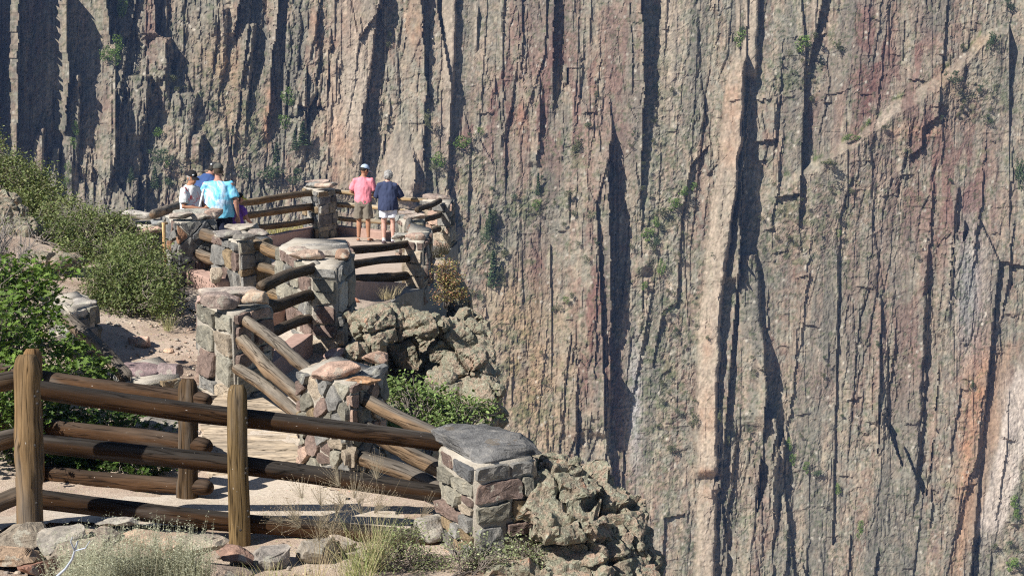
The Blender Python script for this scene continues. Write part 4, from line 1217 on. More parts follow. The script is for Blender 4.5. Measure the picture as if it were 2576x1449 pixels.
OUT1 = outcrop('rock_outcrop', 'lichen-covered outcrop dropping into the gorge beside the slate-capped pier', [
    (1405, 1225, 340, (.34, .34, .24), .2, .1), (1480, 1205, 332, (.20, .3, .14), -.2, .25), (1500, 1250, 336, (.24, .32, .18), .1, .35), (1400, 1320, 350, (.26, .26, .14), .3, .1), (1480, 1310, 346, (.2, .28, .12), 0, .3),
    (1560, 1320, 338, (.17, .3, .22), .2, .5), (1605, 1395, 334, (.11, .3, .2), .1, .3), (1540, 1400, 342, (.12, .26, .18), -.2, .1), (1470, 1390, 350, (.12, .22, .10), .4, 0),
    (1420, 1300, 318, (.42, .34, .5), .2, 0), (1520, 1360, 320, (.38, .34, .45), .3, .3), (1440, 1440, 334, (.6, .3, .40), .1, 0)], 3, vox=.022)
OUT2 = outcrop('rock_outcrop', 'big grey-green and pink outcrop with a dark cleft below the broad pier', [
    (945, 815, 228, (.34, .36, .23), .2, .05), (1050, 812, 226, (.36, .36, .17), -.1, .15), (1135, 850, 224, (.20, .36, .30), .2, .55), (1165, 930, 228, (.24, .36, .42), .1, .5), (1195, 1000, 238, (.18, .36, .30), .2, .45), (925, 905, 232, (.28, .26, .24), .1, 0),
    (1120, 1000, 236, (.30, .34, .30), .2, .3), (1070, 1060, 246, (.5, .3, .3), .2, .2), (1190, 1075, 252, (.28, .3, .2), .1, 0), (1010, 900, 212, (.5, .3, .5), .1, 0), (1100, 960, 216, (.34, .3, .5), .1, .4)], 5, vox=.022)
OUT3 = outcrop('rock_outcrop', 'sunlit pinkish ledge at the lower right below the slate-capped pier', [
    (1420, 1436, 352, (.35, .3, .14), .1), (1530, 1446, 345, (.32, .35, .14), -.1), (1300, 1446, 356, (.4, .3, .12), .2), (1590, 1470, 340, (.25, .3, .2), .3), (1470, 1520, 345, (.6, .4, .2), 0), (1620, 1445, 322, (.09, .15, .06), 0)], 7, disp=.07)
OUT4 = outcrop('rock_outcrop', 'dark overhanging rim rock under the overlook corner pier', [
    (1140, 770, 126, (.30, .5, .5), .1), (1165, 810, 128, (.18, .4, .35), .2), (1120, 800, 134, (.4, .5, .45), 0), (1150, 860, 140, (.3, .5, .5), .1), (1175, 760, 124, (.10, .3, .3), .3), (1172, 850, 140, (.35, .4, .35), .3), (1165, 850, 150, (.34, 1.1, .55), .1, .3), (1180, 915, 163, (.34, 1.3, .6), .05, .3), (1198, 985, 178, (.32, 1.4, .55), .1, .35), (1205, 1050, 196, (.38, 1.3, .55), .05, .2)], 9, vox=.05)
OUT5 = outcrop('rock_outcrop', 'pink and grey boulder outcrop among the bushes at the far left', [
    (20, 535, 170, (.30, .3, .22), .2), (60, 585, 178, (.28, .3, .24), -.3), (-20, 570, 176, (.3, .3, .3), 0), (10, 500, 165, (.2, .2, .1), .2)], 11)
OUT6 = outcrop('rock_outcrop', 'low pink granite hump of soil and rock behind the oak leaves', [
    (120, 668, 196, (.40, .4, .12), .2), (170, 656, 192, (.26, .3, .10), -.2), (60, 680, 200, (.3, .3, .12), 0)], 13)

LSC = 1.42
LEDGE = [  # u, v, s, half w, half d, half h, yaw, colour, label
    (50, 1352, 372, .23, .18, .075, .1, (.30, .255, .20), 'broad flat grey stone under the tall left fence post'),
    (150, 1348, 378, .12, .13, .085, .5, (.29, .265, .23), 'upright pale grey stone beside the left fence post'),
    (262, 1348, 376, .145, .13, .085, -.25, (.27, .225, .185), 'rounded grey-brown stone on the ledge between the two fence posts'),
    (22, 1402, 392, .17, .14, .07, .2, (.36, .26, .18), 'brown stone in the lower left corner under the broad flat one'),
    (110, 1430, 398, .12, .1, .06, .5, (.30, .165, .12), 'sharp reddish stone at the bottom edge of the ledge'),
    (210, 1400, 388, .15, .12, .07, .3, (.33, .28, .22), 'tilted tan stone behind the pale twig'),
    (365, 1362, 376, .19, .14, .045, .05, (.46, .34, .25), 'low flat pink-tan stone behind the sagebrush'),
    (480, 1372, 372, .175, .13, .085, -.35, (.40, .34, .27), 'large tan block with a brown broken side behind the sagebrush'),
    (602, 1400, 362, .135, .13, .07, .25, (.31, .20, .155), 'reddish-brown stone carrying the second fence post'),
    (688, 1392, 360, .145, .12, .07, .55, (.27, .245, .22), 'tilted grey slab right of the second fence post'),
    (790, 1392, 356, .165, .13, .075, .3, (.31, .275, .23), 'grey wedge stone behind the tall dry grass'),
    (872, 1368, 350, .11, .1, .05, 0, (.42, .35, .29), 'small tan stone at the foot of the bottom rail'),
    (590, 1445, 380, .16, .12, .055, .2, (.33, .26, .21), 'half-buried brown stone below the second post'),
    (925, 1392, 352, .12, .1, .05, .4, (.38, .33, .28), 'flat stone under the grass tuft by the bottom rail'),
    (300, 1310, 356, .14, .12, .03, .2, (.36, .33, .29), 'thin grey flagstone set at the edge of the walkway'),
]
for i, (u, v, s, a, b, c, yaw, col, lab) in enumerate(LEDGE):
    V, Fc = rock((a * LSC, b * LSC, c * 1.25), 300 + i, 5, 15, .035, 1.2, lo=.34)
    V = V + 0.018 * np.stack([fbm3(V * 9 + i, i + k, 4) for k in range(3)], 1)
    V = rotx(V, random.Random(i).uniform(-.2, .25)); V = roty(V, random.Random(i + 50).uniform(-.15, .15))
    V = rotz(V, yaw) + np.array(W(u, v, s)[:])
    cc = np.array(col)[None] * (1 + 0.35 * fbm3(V * 7, i, 3))[:, None]
    tag(mesh_obj('ledge_stone', V, Fc, M_stone, col=cc, smooth=False), lab, 'stone', 'stones edging the walkway below the front fence')
SMALL = [(352, 858, 222, .14, .10, .075, (.52, .36, .28), 'pink boulder lying in the dirt clearing in front of the bushy shrub'), (425, 883, 230, .06, .05, .025, (.55, .37, .26), 'small pink stone in the clearing right of the pink boulder'),
         (300, 775, 205, .1, .1, .07, (.33, .27, .22), 'grey stone in the shade under the bushy shrub'), (890, 764, 178, .09, .09, .07, (.45, .22, .14), 'red-brown cobble at the foot of the broad pier'),
         (1010, 1335, 328, .30, .24, .055, (.42, .35, .29), 'flat tan slab leaning in front of the slate-capped pier'), (1085, 1330, 335, .13, .12, .09, (.38, .35, .31), 'pale stone wedged at the base of the slate-capped pier'),
         (850, 890, 232, .17, .12, .05, (.46, .31, .26), 'pink stone block at the foot of the broad pier behind the pink cap'), (945, 900, 238, .17, .14, .06, (.42, .29, .22), 'brown-pink stone behind the pink-capped pier'), (400, 1075, 292, .28, .2, .10, (.30, .275, .24), 'shaded grey rock behind the back fence'),
         (1630, 672, 0, 0, 0, 0, None, None)]
for i, (u, v, s, a, b, c, col, lab) in enumerate(SMALL):
    if lab is None:
        continue
    V, Fc = rock((a, b, c), 400 + i, 4, 9, .09, .8)
    p = W(u, v, s)
    V = rotz(V, i * .7) + np.array(p[:])
    cc = np.array(col)[None] * (1 + 0.35 * fbm3(V * 7, i, 3))[:, None]
    tag(mesh_obj('loose_stone', V, Fc, M_stone, col=cc), lab, 'stone')
# pebbles strewn over the soil
r = random.Random(8)
mb = MB()
for k in range(420):
    u = r.uniform(230, 520); v = r.uniform(760, 960)
    if k > 220:
        u = r.uniform(-50, 1500); v = r.uniform(1380, 1449)
    p = on_ground(u, v)
    a = abs(r.gauss(0, .012)) + .006
    V, Fc = rock((a, a * .9, a * .6), k, 1, 3, .1, .5)
    mb.add(V + np.array((p.x, p.y, p.z + .004)), Fc, np.array(r.choice([(.52, .38, .30), (.42, .36, .30), (.33, .28, .24), (.55, .46, .38)])))
tag(mb.build('gravel', M_stone), 'scattered pebbles and grit on the dirt', None, None, 'stuff')

# ---------------------------------------------------------------- boardwalk
M_plank = wood_mat('bleached_plank', .85, .15)
A, B, C_, D = [drop(W(*p)) for p in ((500, 1006, 254), (715, 1008, 254), (770, 1185, 301), (520, 1190, 299))]
bw = empty('boardwalk', (A + B + C_ + D) / 4, 'bleached plank boardwalk crossing between the stone piers', 'boardwalk')
NP = 15
zc_ = max(p.z for p in (A, B, C_, D)) + .05
rb = random.Random(3)
for k in range(NP):
    t0, t1 = k / NP, (k + .93) / NP
    q = []
    ex = [rb.uniform(-.03, .03) for _ in range(2)]
    for (p, w, t) in ((A, D, t0), (B, C_, t0), (B, C_, t1), (A, D, t1)):
        q.append(p.lerp(w, t))
    dl = (q[1] - q[0]).normalized()
    q[0] += dl * ex[0]; q[3] += dl * ex[0]; q[1] += dl * ex[1]; q[2] += dl * ex[1]
    dz = .035 + rb.uniform(-.004, .004)
    n = 10
    V = []; G = []
    for i in range(n + 1):
        for (e0, e1, zz) in ((0, 3, 0), (0, 3, 1), (1, 0, 0), (1, 0, 1)):
            pass
    for i in range(n + 1):
        t = i / n
        a_ = q[0].lerp(q[1], t); b_ = q[3].lerp(q[2], t)
        for (p, zo) in ((a_, -.03), (a_, dz - .004), (a_.lerp(b_, .08), dz), (a_.lerp(b_, .92), dz), (b_, dz - .004), (b_, -.03)):
            V.append((p.x, p.y, p.z + zo)); G.append((t * 2.0 + k * 3.1, (p - a_).length + k, 0))
    Fc = []
    for i in range(n):
        for j in range(5):
            Fc.append([i * 6 + j, (i + 1) * 6 + j, (i + 1) * 6 + j + 1, i * 6 + j + 1])
    Fc.append([5, 4, 3, 2, 1, 0]); Fc.append([n * 6 + j for j in range(6)])
    V = np.array(V)
    col = np.array((.44, .36, .27)) * rb.uniform(.85, 1.15)
    o = mesh_obj('plank', V, Fc, M_plank, bw, None, np.tile(col, (len(V), 1)), smooth=False)
    at = o.data.attributes.new('grain', 'FLOAT_VECTOR', 'POINT'); at.data.foreach_set('vector', np.array(G).ravel())

# ---------------------------------------------------------------- kerbs and retaining walls
M_kerb = mat_plain('pink_concrete', (.40, .27, .225), .9, .15, 14, .35)
M_conc = mat_plain('grey_concrete', (.25, .24, .225), .9, .22, 7, .4)
def prism(pts, z0s, z1, name, mat, label, cat=None, kind=None, seed=1, rough=.012):
    """wall block: plan polygon XY, per-corner foot heights, top heights"""
    n = len(pts)
    V = []; Fc = []
    m = 12
    for iz in range(4):
        for i in range(n):
            for k in range(m):
                t = k / m; j = (i + 1) % n
                x = pts[i][0] * (1 - t) + pts[j][0] * t; y = pts[i][1] * (1 - t) + pts[j][1] * t
                zb = z0s[i] * (1 - t) + z0s[j] * t; zt = z1[i] * (1 - t) + z1[j] * t
                V.append((x, y, zb + (zt - zb) * (0, .5, .94, 1)[iz]))
    V = np.array(V)
    c = V.mean(0)
    V[3 * n * m:, :2] += (c[:2] - V[3 * n * m:, :2]) / (np.linalg.norm(c[:2] - V[3 * n * m:, :2], axis=1)[:, None] + 1e-6) * .012
    V += rough * np.stack([fbm3(V * 5, seed + k, 3) for k in range(3)], 1)
    M_ = n * m
    for iz in range(3):
        for i in range(M_):
            Fc.append([iz * M_ + i, iz * M_ + (i + 1) % M_, (iz + 1) * M_ + (i + 1) % M_, (iz + 1) * M_ + i])
    Fc.append([3 * M_ + i for i in range(M_)])
    o = mesh_obj(name, V, Fc, mat, smooth=False)
    return tag(o, label, cat, None, kind)
def kerb(a, b, h, w, label, seed):
    a = drop(W(*a)); b = drop(W(*b))
    d = (b - a).normalized(); nrm = Vector((-d.y, d.x, 0)) * w
    if nrm.y < 0: nrm = -nrm
    P = [a, b, b + nrm, a + nrm]
    return prism([(p.x, p.y) for p in P], [p.z - .1 for p in P], [p.z + h for p in P], 'kerb', M_kerb, label, None, 'structure', seed)
kerb((600, 652, 128), (806, 594, 113.8), .27, .22, 'long pink concrete kerb under the far log railing', 1)
kerb((838, 592, 112.5), (1070, 618, 116.2), .27, .22, 'pink concrete kerb under the railing beside the couple', 2)
kerb((880, 752, 172), (1022, 744, 155), .25, .2, 'shaded pink kerb under the near terrace railing', 3)
kerb((470, 724, 188), (548, 748, 195), .22, .22, 'red-tinged kerb at the foot of the back pier', 4)
kerb((640, 800, 214), (760, 792, 204), .22, .22, 'pink kerb seen between the rails of the boulder-topped pier', 6)
kerb((672, 950, 246), (788, 894, 222), .24, .2, 'dark shaded pink kerb below the rails by the broad pier', 5)
def block(cs, ztops, depth, label, seed, mat=None):
    P = [W(*c) for c in cs]
    return prism([(p.x, p.y) for p in P], [p.z - depth for p in P], [p.z for p in P], 'retaining_wall', mat or M_conc, label, 'retaining wall', None, seed)
block([(972, 770, 168), (1018, 738, 160), (1086, 724, 150), (1122, 716, 146), (1122, 706, 140), (1000, 690, 146)][::1], 0, .75, 'grey concrete footing under the slim ochre pier', 11)
block([(1064, 622, 121), (1118, 640, 121), (1152, 612, 116), (1150, 600, 111), (1080, 600, 112)], 0, 1.6, 'dark concrete retaining wall under the slab-topped corner pier', 12)
# ================================================================== plants
def leaf_mat(name, rough=0.6, trans=0.25):
    m, nt, b = new_mat(name, rough, 0.3)
    nt.links.new(vcol(nt), b.inputs['Base Color'])
    tr = N(nt, 'BsdfTranslucent')
    g = mix(nt, vcol(nt), (1.0, 1.0, .55), 1.0, 'MULTIPLY')
    nt.links.new(g, tr.inputs['Color'])
    ms = N(nt, 'MixShader'); ms.inputs[0].default_value = trans
    nt.links.new(b.outputs[0], ms.inputs[1]); nt.links.new(tr.outputs[0], ms.inputs[2])
    nt.links.new(ms.outputs[0], nt.nodes['Material Output'].inputs['Surface'])
    return m
M_leaf = leaf_mat('leaf')
M_dry = leaf_mat('dry_grass_blade', .7, .2)
M_bark = mat_plain('grey_bark', (.20, .17, .145), .9, .3, 25, .4)
M_twig = mat_plain('dead_twig', (.25, .225, .205), .9, .3, 25, .3)
OVAL = (np.array([(0, -.5, 0), (.26, -.05, .05), (.2, .25, .05), (0, .5, 0), (-.2, .25, .05), (-.26, -.05, .05)]), [[0, 1, 2, 3], [0, 3, 4, 5]])
_o = [(0, -.55), (.07, -.35), (.24, -.34), (.10, -.14), (.34, -.02), (.13, .12), (.28, .32), (.10, .34), (.0, .55)]
OAK = (np.array([(x, y, abs(x) * .25) for x, y in _o] + [(-x, y, abs(x) * .25) for x, y in _o[-2:0:-1]]), [list(range(9)), [0, 8] + list(range(9, 16))])
NARROW = (np.array([(0, -.5, 0), (.13, 0, .03), (0, .5, 0), (-.13, 0, .03)]), [[0, 1, 2], [0, 2, 3]])

def rand_rot(n, rng, up=0.6):
    """n leaf frames: normals biased upwards"""
    nr = rng.normal(size=(n, 3)); nr /= np.linalg.norm(nr, axis=1)[:, None]
    nr[:, 2] = np.abs(nr[:, 2]) + up
    nr /= np.linalg.norm(nr, axis=1)[:, None]
    t = rng.normal(size=(n, 3)); t -= nr * (t * nr).sum(1)[:, None]; t /= np.linalg.norm(t, axis=1)[:, None]
    return np.stack([np.cross(t, nr), t, nr], 1)

def foliage(pos, size, tmpl, cols, rng, up=0.6, sv=0.35):
    T, Fc = tmpl
    n = len(pos); k = len(T)
    R = rand_rot(n, rng, up)
    sz = size * (1 + sv * rng.uniform(-1, 1, n))
    V = np.einsum('kj,njd->nkd', T, R) * sz[:, None, None] + pos[:, None, :]
    ci = rng.integers(0, len(cols), n)
    C = np.array(cols)[ci] * rng.uniform(.72, 1.3, n)[:, None]
    C = np.repeat(C[:, None, :], k, 1)
    F = [[i * k + j for j in f] for i in range(n) for f in Fc]
    return V.reshape(-1, 3), F, C.reshape(-1, 3)

def fast_mesh(name, V, Fc, C, mat, parent=None, origin=None):
    return mesh_obj(name, V, Fc, mat, parent, origin, C, smooth=False)

def twigs(paths, r0, r1, mb, n=4):
    for p in paths:
        k = len(p)
        V, Fc = tube(p, [r0 * (1 - i / (k - 1)) + r1 * i / (k - 1) for i in range(k)], n, cap=False)
        mb.add(V, Fc)

def wander(a, b, rng, k=5, j=0.06):
    a, b = np.array(a), np.array(b)
    L_ = np.linalg.norm(b - a)
    return [Vector((a + (b - a) * (i / k) + (rng.normal(size=3) * j * L_ * math.sin(math.pi * i / k) if 0 < i < k else 0) + np.array([0, 0, .10 * L_ * math.sin(math.pi * i / k)])).tolist()) for i in range(k + 1)]

def shrub(name, label, base, blobs, nclump, per, size, cols, seed, tmpl=OVAL, spread=0.075, up=0.5, cat='shrub', twig_r=.008, dead=0.0, group=None, twmat=None, sv=.45, shell=.45, loose=.30):
    """blobs: (u, v, s, rx, ry, rz) metres"""
    rng = np.random.default_rng(seed)
    base = Vector(base)
    root = empty(name, base, label, cat, group)
    w = np.array([b[3] * b[5] + b[3] * b[4] for b in blobs]); w = w / w.sum()
    cen = []
    for _ in range(nclump):
        b = blobs[rng.choice(len(blobs), p=w)]
        d = rng.normal(size=3); d /= np.linalg.norm(d)
        rad = shell + (1 - shell) * rng.uniform() ** .7
        rad *= 1 + loose * rng.normal()
        c = np.array(W(b[0], b[1], b[2])[:]) + d * np.array([b[3], b[4], b[5]]) * rad
        cen.append(c)
    cen = np.array(cen)
    if per > 0:
        nper = rng.poisson(per, len(cen)) + 1
        pos = np.repeat(cen, nper, 0) + rng.normal(size=(nper.sum(), 3)) * spread * np.array([1, 1, .8])
        V, Fc, C = foliage(pos, size, tmpl, cols, rng, up, sv)
        tone = np.repeat(rng.uniform(.75, 1.25, len(cen)), nper)
        C = C * np.repeat(tone, len(tmpl[0]))[:, None]
        fast_mesh('foliage', V, Fc, C, M_leaf, root, base)
    mb = MB()
    nb = min(len(cen), 260)
    hub = [base + Vector(rng.normal(size=3) * .04) for _ in range(6)]
    mids = cen[rng.choice(len(cen), min(14, len(cen)), replace=False)]
    mids = [np.array(base[:]) * .55 + m * .45 for m in mids]
    for m in mids:
        twigs([wander(hub[rng.integers(0, 6)], m, rng, 4)], twig_r * 1.8, twig_r * 1.1, mb, 5)
    for i in range(nb):
        m = min(mids, key=lambda q: np.linalg.norm(q - cen[i]))
        twigs([wander(m, cen[i] + rng.normal(size=3) * .02, rng, 4, .08)], twig_r, twig_r * .35, mb)
    mb.build('branches', twmat or M_bark, root, base)
    return root

OAKC = [(.09, .155, .025), (.12, .20, .034), (.16, .245, .045), (.07, .12, .02)]
DKG = [(.115, .155, .05), (.145, .19, .06), (.18, .22, .08), (.085, .115, .035)]
OLV = [(.19, .205, .085), (.225, .235, .105), (.15, .165, .07), (.27, .26, .14)]
SER = [(.15, .22, .065), (.19, .27, .085), (.24, .31, .11), (.12, .18, .05)]
SAG = [(.42, .43, .31), (.48, .49, .37), (.34, .36, .25)]
AUT = [(.42, .24, .13), (.40, .30, .12), (.30, .28, .10), (.36, .18, .12), (.24, .24, .09)]

# oak scrub in the left foreground
oak = shrub('oak_bush', 'bright green oak bush with lobed leaves filling the left edge behind the fence', drop(W(20, 1130, 290)), [
    (20, 760, 262, .36, .4, .30), (90, 720, 258, .26, .3, .20), (-40, 880, 280, .5, .45, .42), (70, 860, 268, .34, .35, .30), (130, 800, 262, .16, .25, .16), (170, 880, 270, .26, .3, .17), (60, 960, 285, .45, .4, .28),
    (215, 925, 272, .20, .25, .11), (140, 960, 280, .26, .3, .16), (255, 935, 270, .10, .12, .06), (-60, 1020, 300, .5, .45, .36), (30, 680, 255, .2, .25, .16), (120, 690, 248, .17, .2, .10), (170, 680, 246, .10, .12, .08), (20, 1060, 300, .3, .3, .2), (-80, 700, 262, .4, .4, .4)], 900, 6.5, .07, OAKC, 101, OAK, .06, .7, 'bush', .007)
oak2 = shrub('oak_bush', 'shaded dark oak foliage seen through the rails of the back fence', drop(W(180, 1240, 285)), [(150, 1070, 286, .5, .25, .2), (300, 1080, 290, .4, .25, .16), (30, 1100, 286, .5, .3, .25), (250, 1160, 292, .45, .2, .14), (400, 1110, 294, .16, .2, .14), (120, 1180, 292, .45, .2, .12), (360, 1190, 297, .25, .15, .10), (330, 1030, 280, .2, .2, .1)], 700, 8, .058, [(.05, .09, .018), (.06, .11, .02), (.04, .075, .014)], 102, OAK, .07, .7, 'bush', .007)  # leaf greens darkened: the shade beneath the oak is put into their colour
# bushy shrubs beside the clearing
shrub('mountain_shrub', 'large rounded dark green shrub beside the dirt clearing', drop(W(335, 800, 212)), [(330, 690, 200, .52, .5, .34), (385, 720, 206, .30, .4, .34), (280, 720, 206, .34, .4, .30), (340, 640, 194, .34, .4, .20), (410, 760, 212, .16, .25, .22), (300, 760, 210, .36, .3, .20), (370, 605, 190, .12, .2, .10)],
      2300, 11, .033, DKG + OLV[:1], 103, OVAL, .055, .45, 'shrub', .006)
shrub('mountain_shrub', 'olive shrub between the far left bushes and the pier of thick pale caps', drop(W(250, 650, 182)), [(250, 590, 174, .42, .4, .30), (200, 570, 172, .3, .4, .3), (300, 570, 172, .22, .3, .20), (320, 620, 180, .3, .3, .2)], 1200, 11, .036, OLV[:2] + DKG[:3], 104, OVAL, .06, .45, 'shrub', .006)
shrub('mountain_shrub', 'tall olive bush against the cliff, topmost of the left slope', drop(W(90, 560, 160)), [(70, 460, 156, .42, .4, .34), (110, 500, 158, .40, .4, .26), (20, 430, 154, .3, .4, .3), (150, 530, 162, .34, .3, .2), (-40, 470, 156, .4, .4, .4), (60, 520, 160, .4, .4, .25)], 1500, 11, .042, OLV[:2] + DKG[:3], 105, OVAL, .075, .45, 'shrub', .007)
shrub('mountain_shrub', 'thin green bush at the left edge, highest in the photo', drop(W(-20, 520, 150)), [(-10, 350, 150, .14, .3, .22), (-20, 420, 152, .26, .3, .3)], 170, 7, .035, SER[:2] + OLV[:2], 106, OVAL, .07, .45, 'shrub', .007)
shrub('mountain_shrub', 'green leafy shrub covering the left slope above the oak', drop(W(110, 640, 182)), [(90, 590, 176, .42, .4, .22), (160, 600, 178, .34, .4, .22), (30, 600, 178, .36, .4, .2), (200, 640, 184, .3, .3, .2)], 1100, 11, .04, DKG + OLV[:1], 119, OVAL, .06, .45, 'shrub', .006)
shrub('dead_shrub', 'bare grey dead brush against the cliff between the olive bushes', drop(W(215, 600, 166)), [(215, 520, 160, .34, .3, .22), (270, 540, 164, .26, .3, .16), (160, 540, 166, .2, .3, .2)], 260, 0, .02, OLV, 107, OVAL, .06, .4, 'dead shrub', .005, twmat=M_twig)
shrub('dead_shrub', 'bare grey branches sticking out above the oak at the left edge', drop(W(10, 700, 225)), [(20, 560, 215, .3, .3, .3), (70, 620, 220, .2, .3, .15), (-20, 640, 222, .3, .3, .2)], 150, 0, .02, OLV, 108, OVAL, .06, .4, 'dead shrub', .0055, twmat=M_twig)
shrub('dead_shrub', 'bare blackish twiggy bush at the foot of the broad pier', drop(W(925, 925, 226)), [(925, 850, 218, .20, .2, .22), (970, 885, 222, .17, .2, .10), (905, 880, 222, .12, .2, .12)], 230, 0.7, .016, [(.09, .09, .06), (.12, .115, .08)], 109, OVAL, .03, .4, 'dead shrub', .0042, twmat=mat_plain('dark_twig', (.075, .062, .05), .9, .3, 25, .3))
# sunny serviceberry right of the pink-capped pier
shrub('serviceberry_bush', 'light green leafy bush between the pink-capped and slate-capped piers', drop(W(1080, 1150, 285)), [(1030, 1000, 270, .20, .25, .16), (1085, 1010, 268, .24, .3, .17), (1150, 1030, 266, .24, .3, .13), (1210, 1035, 262, .15, .2, .09), (985, 970, 275, .06, .12, .09), (1100, 1070, 276, .30, .3, .15), (1000, 1060, 280, .2, .25, .15)], 560, 9, .042, SER, 110, OVAL, .045, .55, 'bush', .005)
shrub('autumn_shrub', 'reddish and yellow autumn shrub hanging over the drop below the corner pier', W(1118, 770, 158), [(1120, 668, 160, .16, .2, .10), (1128, 700, 160, .23, .22, .14), (1140, 735, 160, .17, .2, .11), (1100, 745, 162, .07, .12, .13), (1158, 740, 160, .10, .2, .08)], 330, 6, .032, AUT, 111, OVAL, .05, .4, 'shrub', .006)
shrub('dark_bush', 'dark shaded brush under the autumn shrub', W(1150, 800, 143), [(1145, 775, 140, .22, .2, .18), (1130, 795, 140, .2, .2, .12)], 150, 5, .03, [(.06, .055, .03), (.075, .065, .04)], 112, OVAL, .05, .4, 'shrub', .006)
# grey-green low plants of the front ledge
shrub('low_shrub', 'small grey-green leafy shrub at the foot of the slate-capped pier', W(1010, 1449, 360), [(1000, 1380, 358, .18, .15, .10), (1040, 1345, 354, .10, .1, .12), (985, 1350, 356, .08, .1, .09), (940, 1415, 362, .16, .15, .08), (1080, 1410, 358, .15, .15, .10)], 330, 6, .019, [(.24, .28, .12), (.30, .33, .17), (.20, .24, .11)], 113, OVAL, .03, .5, 'shrub', .003)
shrub('low_shrub', 'sparse upright grey-green shrub in front of the slate-capped pier', W(1170, 1455, 362), [(1160, 1400, 360, .10, .1, .12), (1200, 1370, 358, .05, .08, .14), (1240, 1410, 360, .14, .12, .10), (1130, 1360, 356, .04, .05, .10)], 200, 5, .019, [(.26, .30, .15), (.31, .34, .20)], 114, OVAL, .03, .5, 'shrub', .003)
shrub('low_shrub', 'grey-green shrub growing between the slate-capped pier and the sunlit ledge', W(1320, 1440, 356), [(1320, 1400, 354, .14, .12, .09), (1290, 1380, 352, .06, .08, .10), (1360, 1420, 352, .10, .1, .06), (1360, 1385, 350, .03, .05, .09)], 190, 5, .019, [(.22, .27, .12), (.29, .32, .18)], 115, OVAL, .03, .5, 'shrub', .003)
shrub('low_shrub', 'tiny bright green plant low on the sunlit ledge', W(1460, 1445, 345), [(1460, 1430, 344, .07, .06, .04)], 40, 5, .018, SER, 116, OVAL, .02, .5, 'shrub', .003)
shrub('rock_plant', 'small green sprig growing up the side of the slate-capped pier', W(1345, 1230, 330), [(1336, 1190, 330, .035, .05, .07), (1345, 1170, 328, .02, .03, .04)], 36, 6, .022, SER[:2] + DKG[:1], 117, OVAL, .02, .5, 'plant', .003)
shrub('rock_plant', 'green sprig in the crack between the slate-capped pier and the lichen outcrop', W(1350, 1290, 330), [(1345, 1255, 330, .04, .05, .06), (1360, 1275, 328, .04, .05, .05)], 44, 6, .022, SER[:2] + DKG[:1], 118, OVAL, .02, .5, 'plant', .003)

def spikes(name, label, spots, n, hgt, seed, cols, mat, width=.004, lean=.35, cat='grass', droop=.3, leaves=0, lcols=None, seeds=0, origin=None):
    """tuft of blades; leaves: small leaves up each stem; seeds: airy seed heads"""
    rng = np.random.default_rng(seed)
    root = empty(name, origin or spots[0][0], label, cat)
    mb = MB(); lp = []; sp = MB()
    for i in range(n):
        p, rad = spots[rng.integers(0, len(spots))]
        a = rng.uniform(0, 2 * math.pi); q = rad * math.sqrt(rng.uniform())
        b = np.array(p[:]) + np.array([math.cos(a) * q, math.sin(a) * q, 0])
        h = hgt * rng.uniform(.5, 1.15)
        an = rng.uniform(0, 2 * math.pi); le = rng.uniform(0, lean) + .25 * q / max(rad, .01) * lean
        an = a if rng.uniform() < .5 else an
        dx = np.array([math.cos(an), math.sin(an), 0])
        pts = [b + dx * (h * le * t + h * droop * t ** 3 * le * 2) + np.array([0, 0, h * (t - droop * .5 * t ** 3)]) for t in (0, .25, .5, .75, 1)]
        sd = np.array([-dx[1], dx[0], 0]) if rng.uniform() < .5 else np.array([1.0, 0, 0])
        V = []
        for k, pt in enumerate(pts):
            w = width * (1 - k / 4.2)
            V += [pt - sd * w, pt + sd * w]
        c = np.array(cols[rng.integers(0, len(cols))]) * rng.uniform(.75, 1.25)
        mb.add(V, [[2 * k, 2 * k + 1, 2 * k + 3, 2 * k + 2] for k in range(4)], c)
        if leaves:
            for t in np.linspace(.15, 1, leaves):
                j = min(3, int(t * 4)); f = t * 4 - j
                lp.append(pts[j] * (1 - f) + pts[min(4, j + 1)] * f + rng.normal(size=3) * .006)
        if seeds and rng.uniform() < seeds:
            for _ in range(46):
                o = pts[4] + rng.normal(size=3) * np.array([.045, .045, .05]) + np.array([0, 0, .03])
                V, Fc = tube([Vector((pts[4] * .5 + pts[3] * .5).tolist()), Vector(o.tolist())], .0006, 3, cap=False)
                sp.add(V, Fc, np.array((.40, .34, .24)))
                V, Fc = ico(1); sp.add(V * .0032 + o, Fc, np.array((.34, .26, .17)))
    mb.build('blades', mat, root, smooth=False)
    if lp:
        V, Fc, C = foliage(np.array(lp), .017, NARROW, lcols or cols, rng, 1.2)
        fast_mesh('leaflets', V, Fc, C, M_leaf, root)
    if sp.V:
        sp.build('seed_heads', M_dry, root)
    return root
GR = [(.42, .40, .20), (.36, .38, .16), (.52, .45, .27), (.28, .33, .12)]
DRYC = [(.56, .47, .30), (.50, .41, .25), (.44, .36, .22)]
spikes('sagebrush', 'pale silvery sagebrush with upright spikes along the bottom edge', [(on_ground(240, 1520, .0), .16), (on_ground(330, 1500), .2), (on_ground(420, 1495), .18), (on_ground(480, 1520), .12), (on_ground(200, 1560), .15)], 1300, .44, 131, [(.42, .41, .30)], M_leaf, .0026, .22, 'sagebrush', .05, 22, SAG)
spikes('grass_tuft', 'tall green and straw grass tuft in front of the lowest rail', [(on_ground(930, 1440), .10), (on_ground(900, 1470), .10), (on_ground(960, 1420), .07)], 300, .42, 132, GR, M_dry, .0024, .5, 'grass tuft', .35)
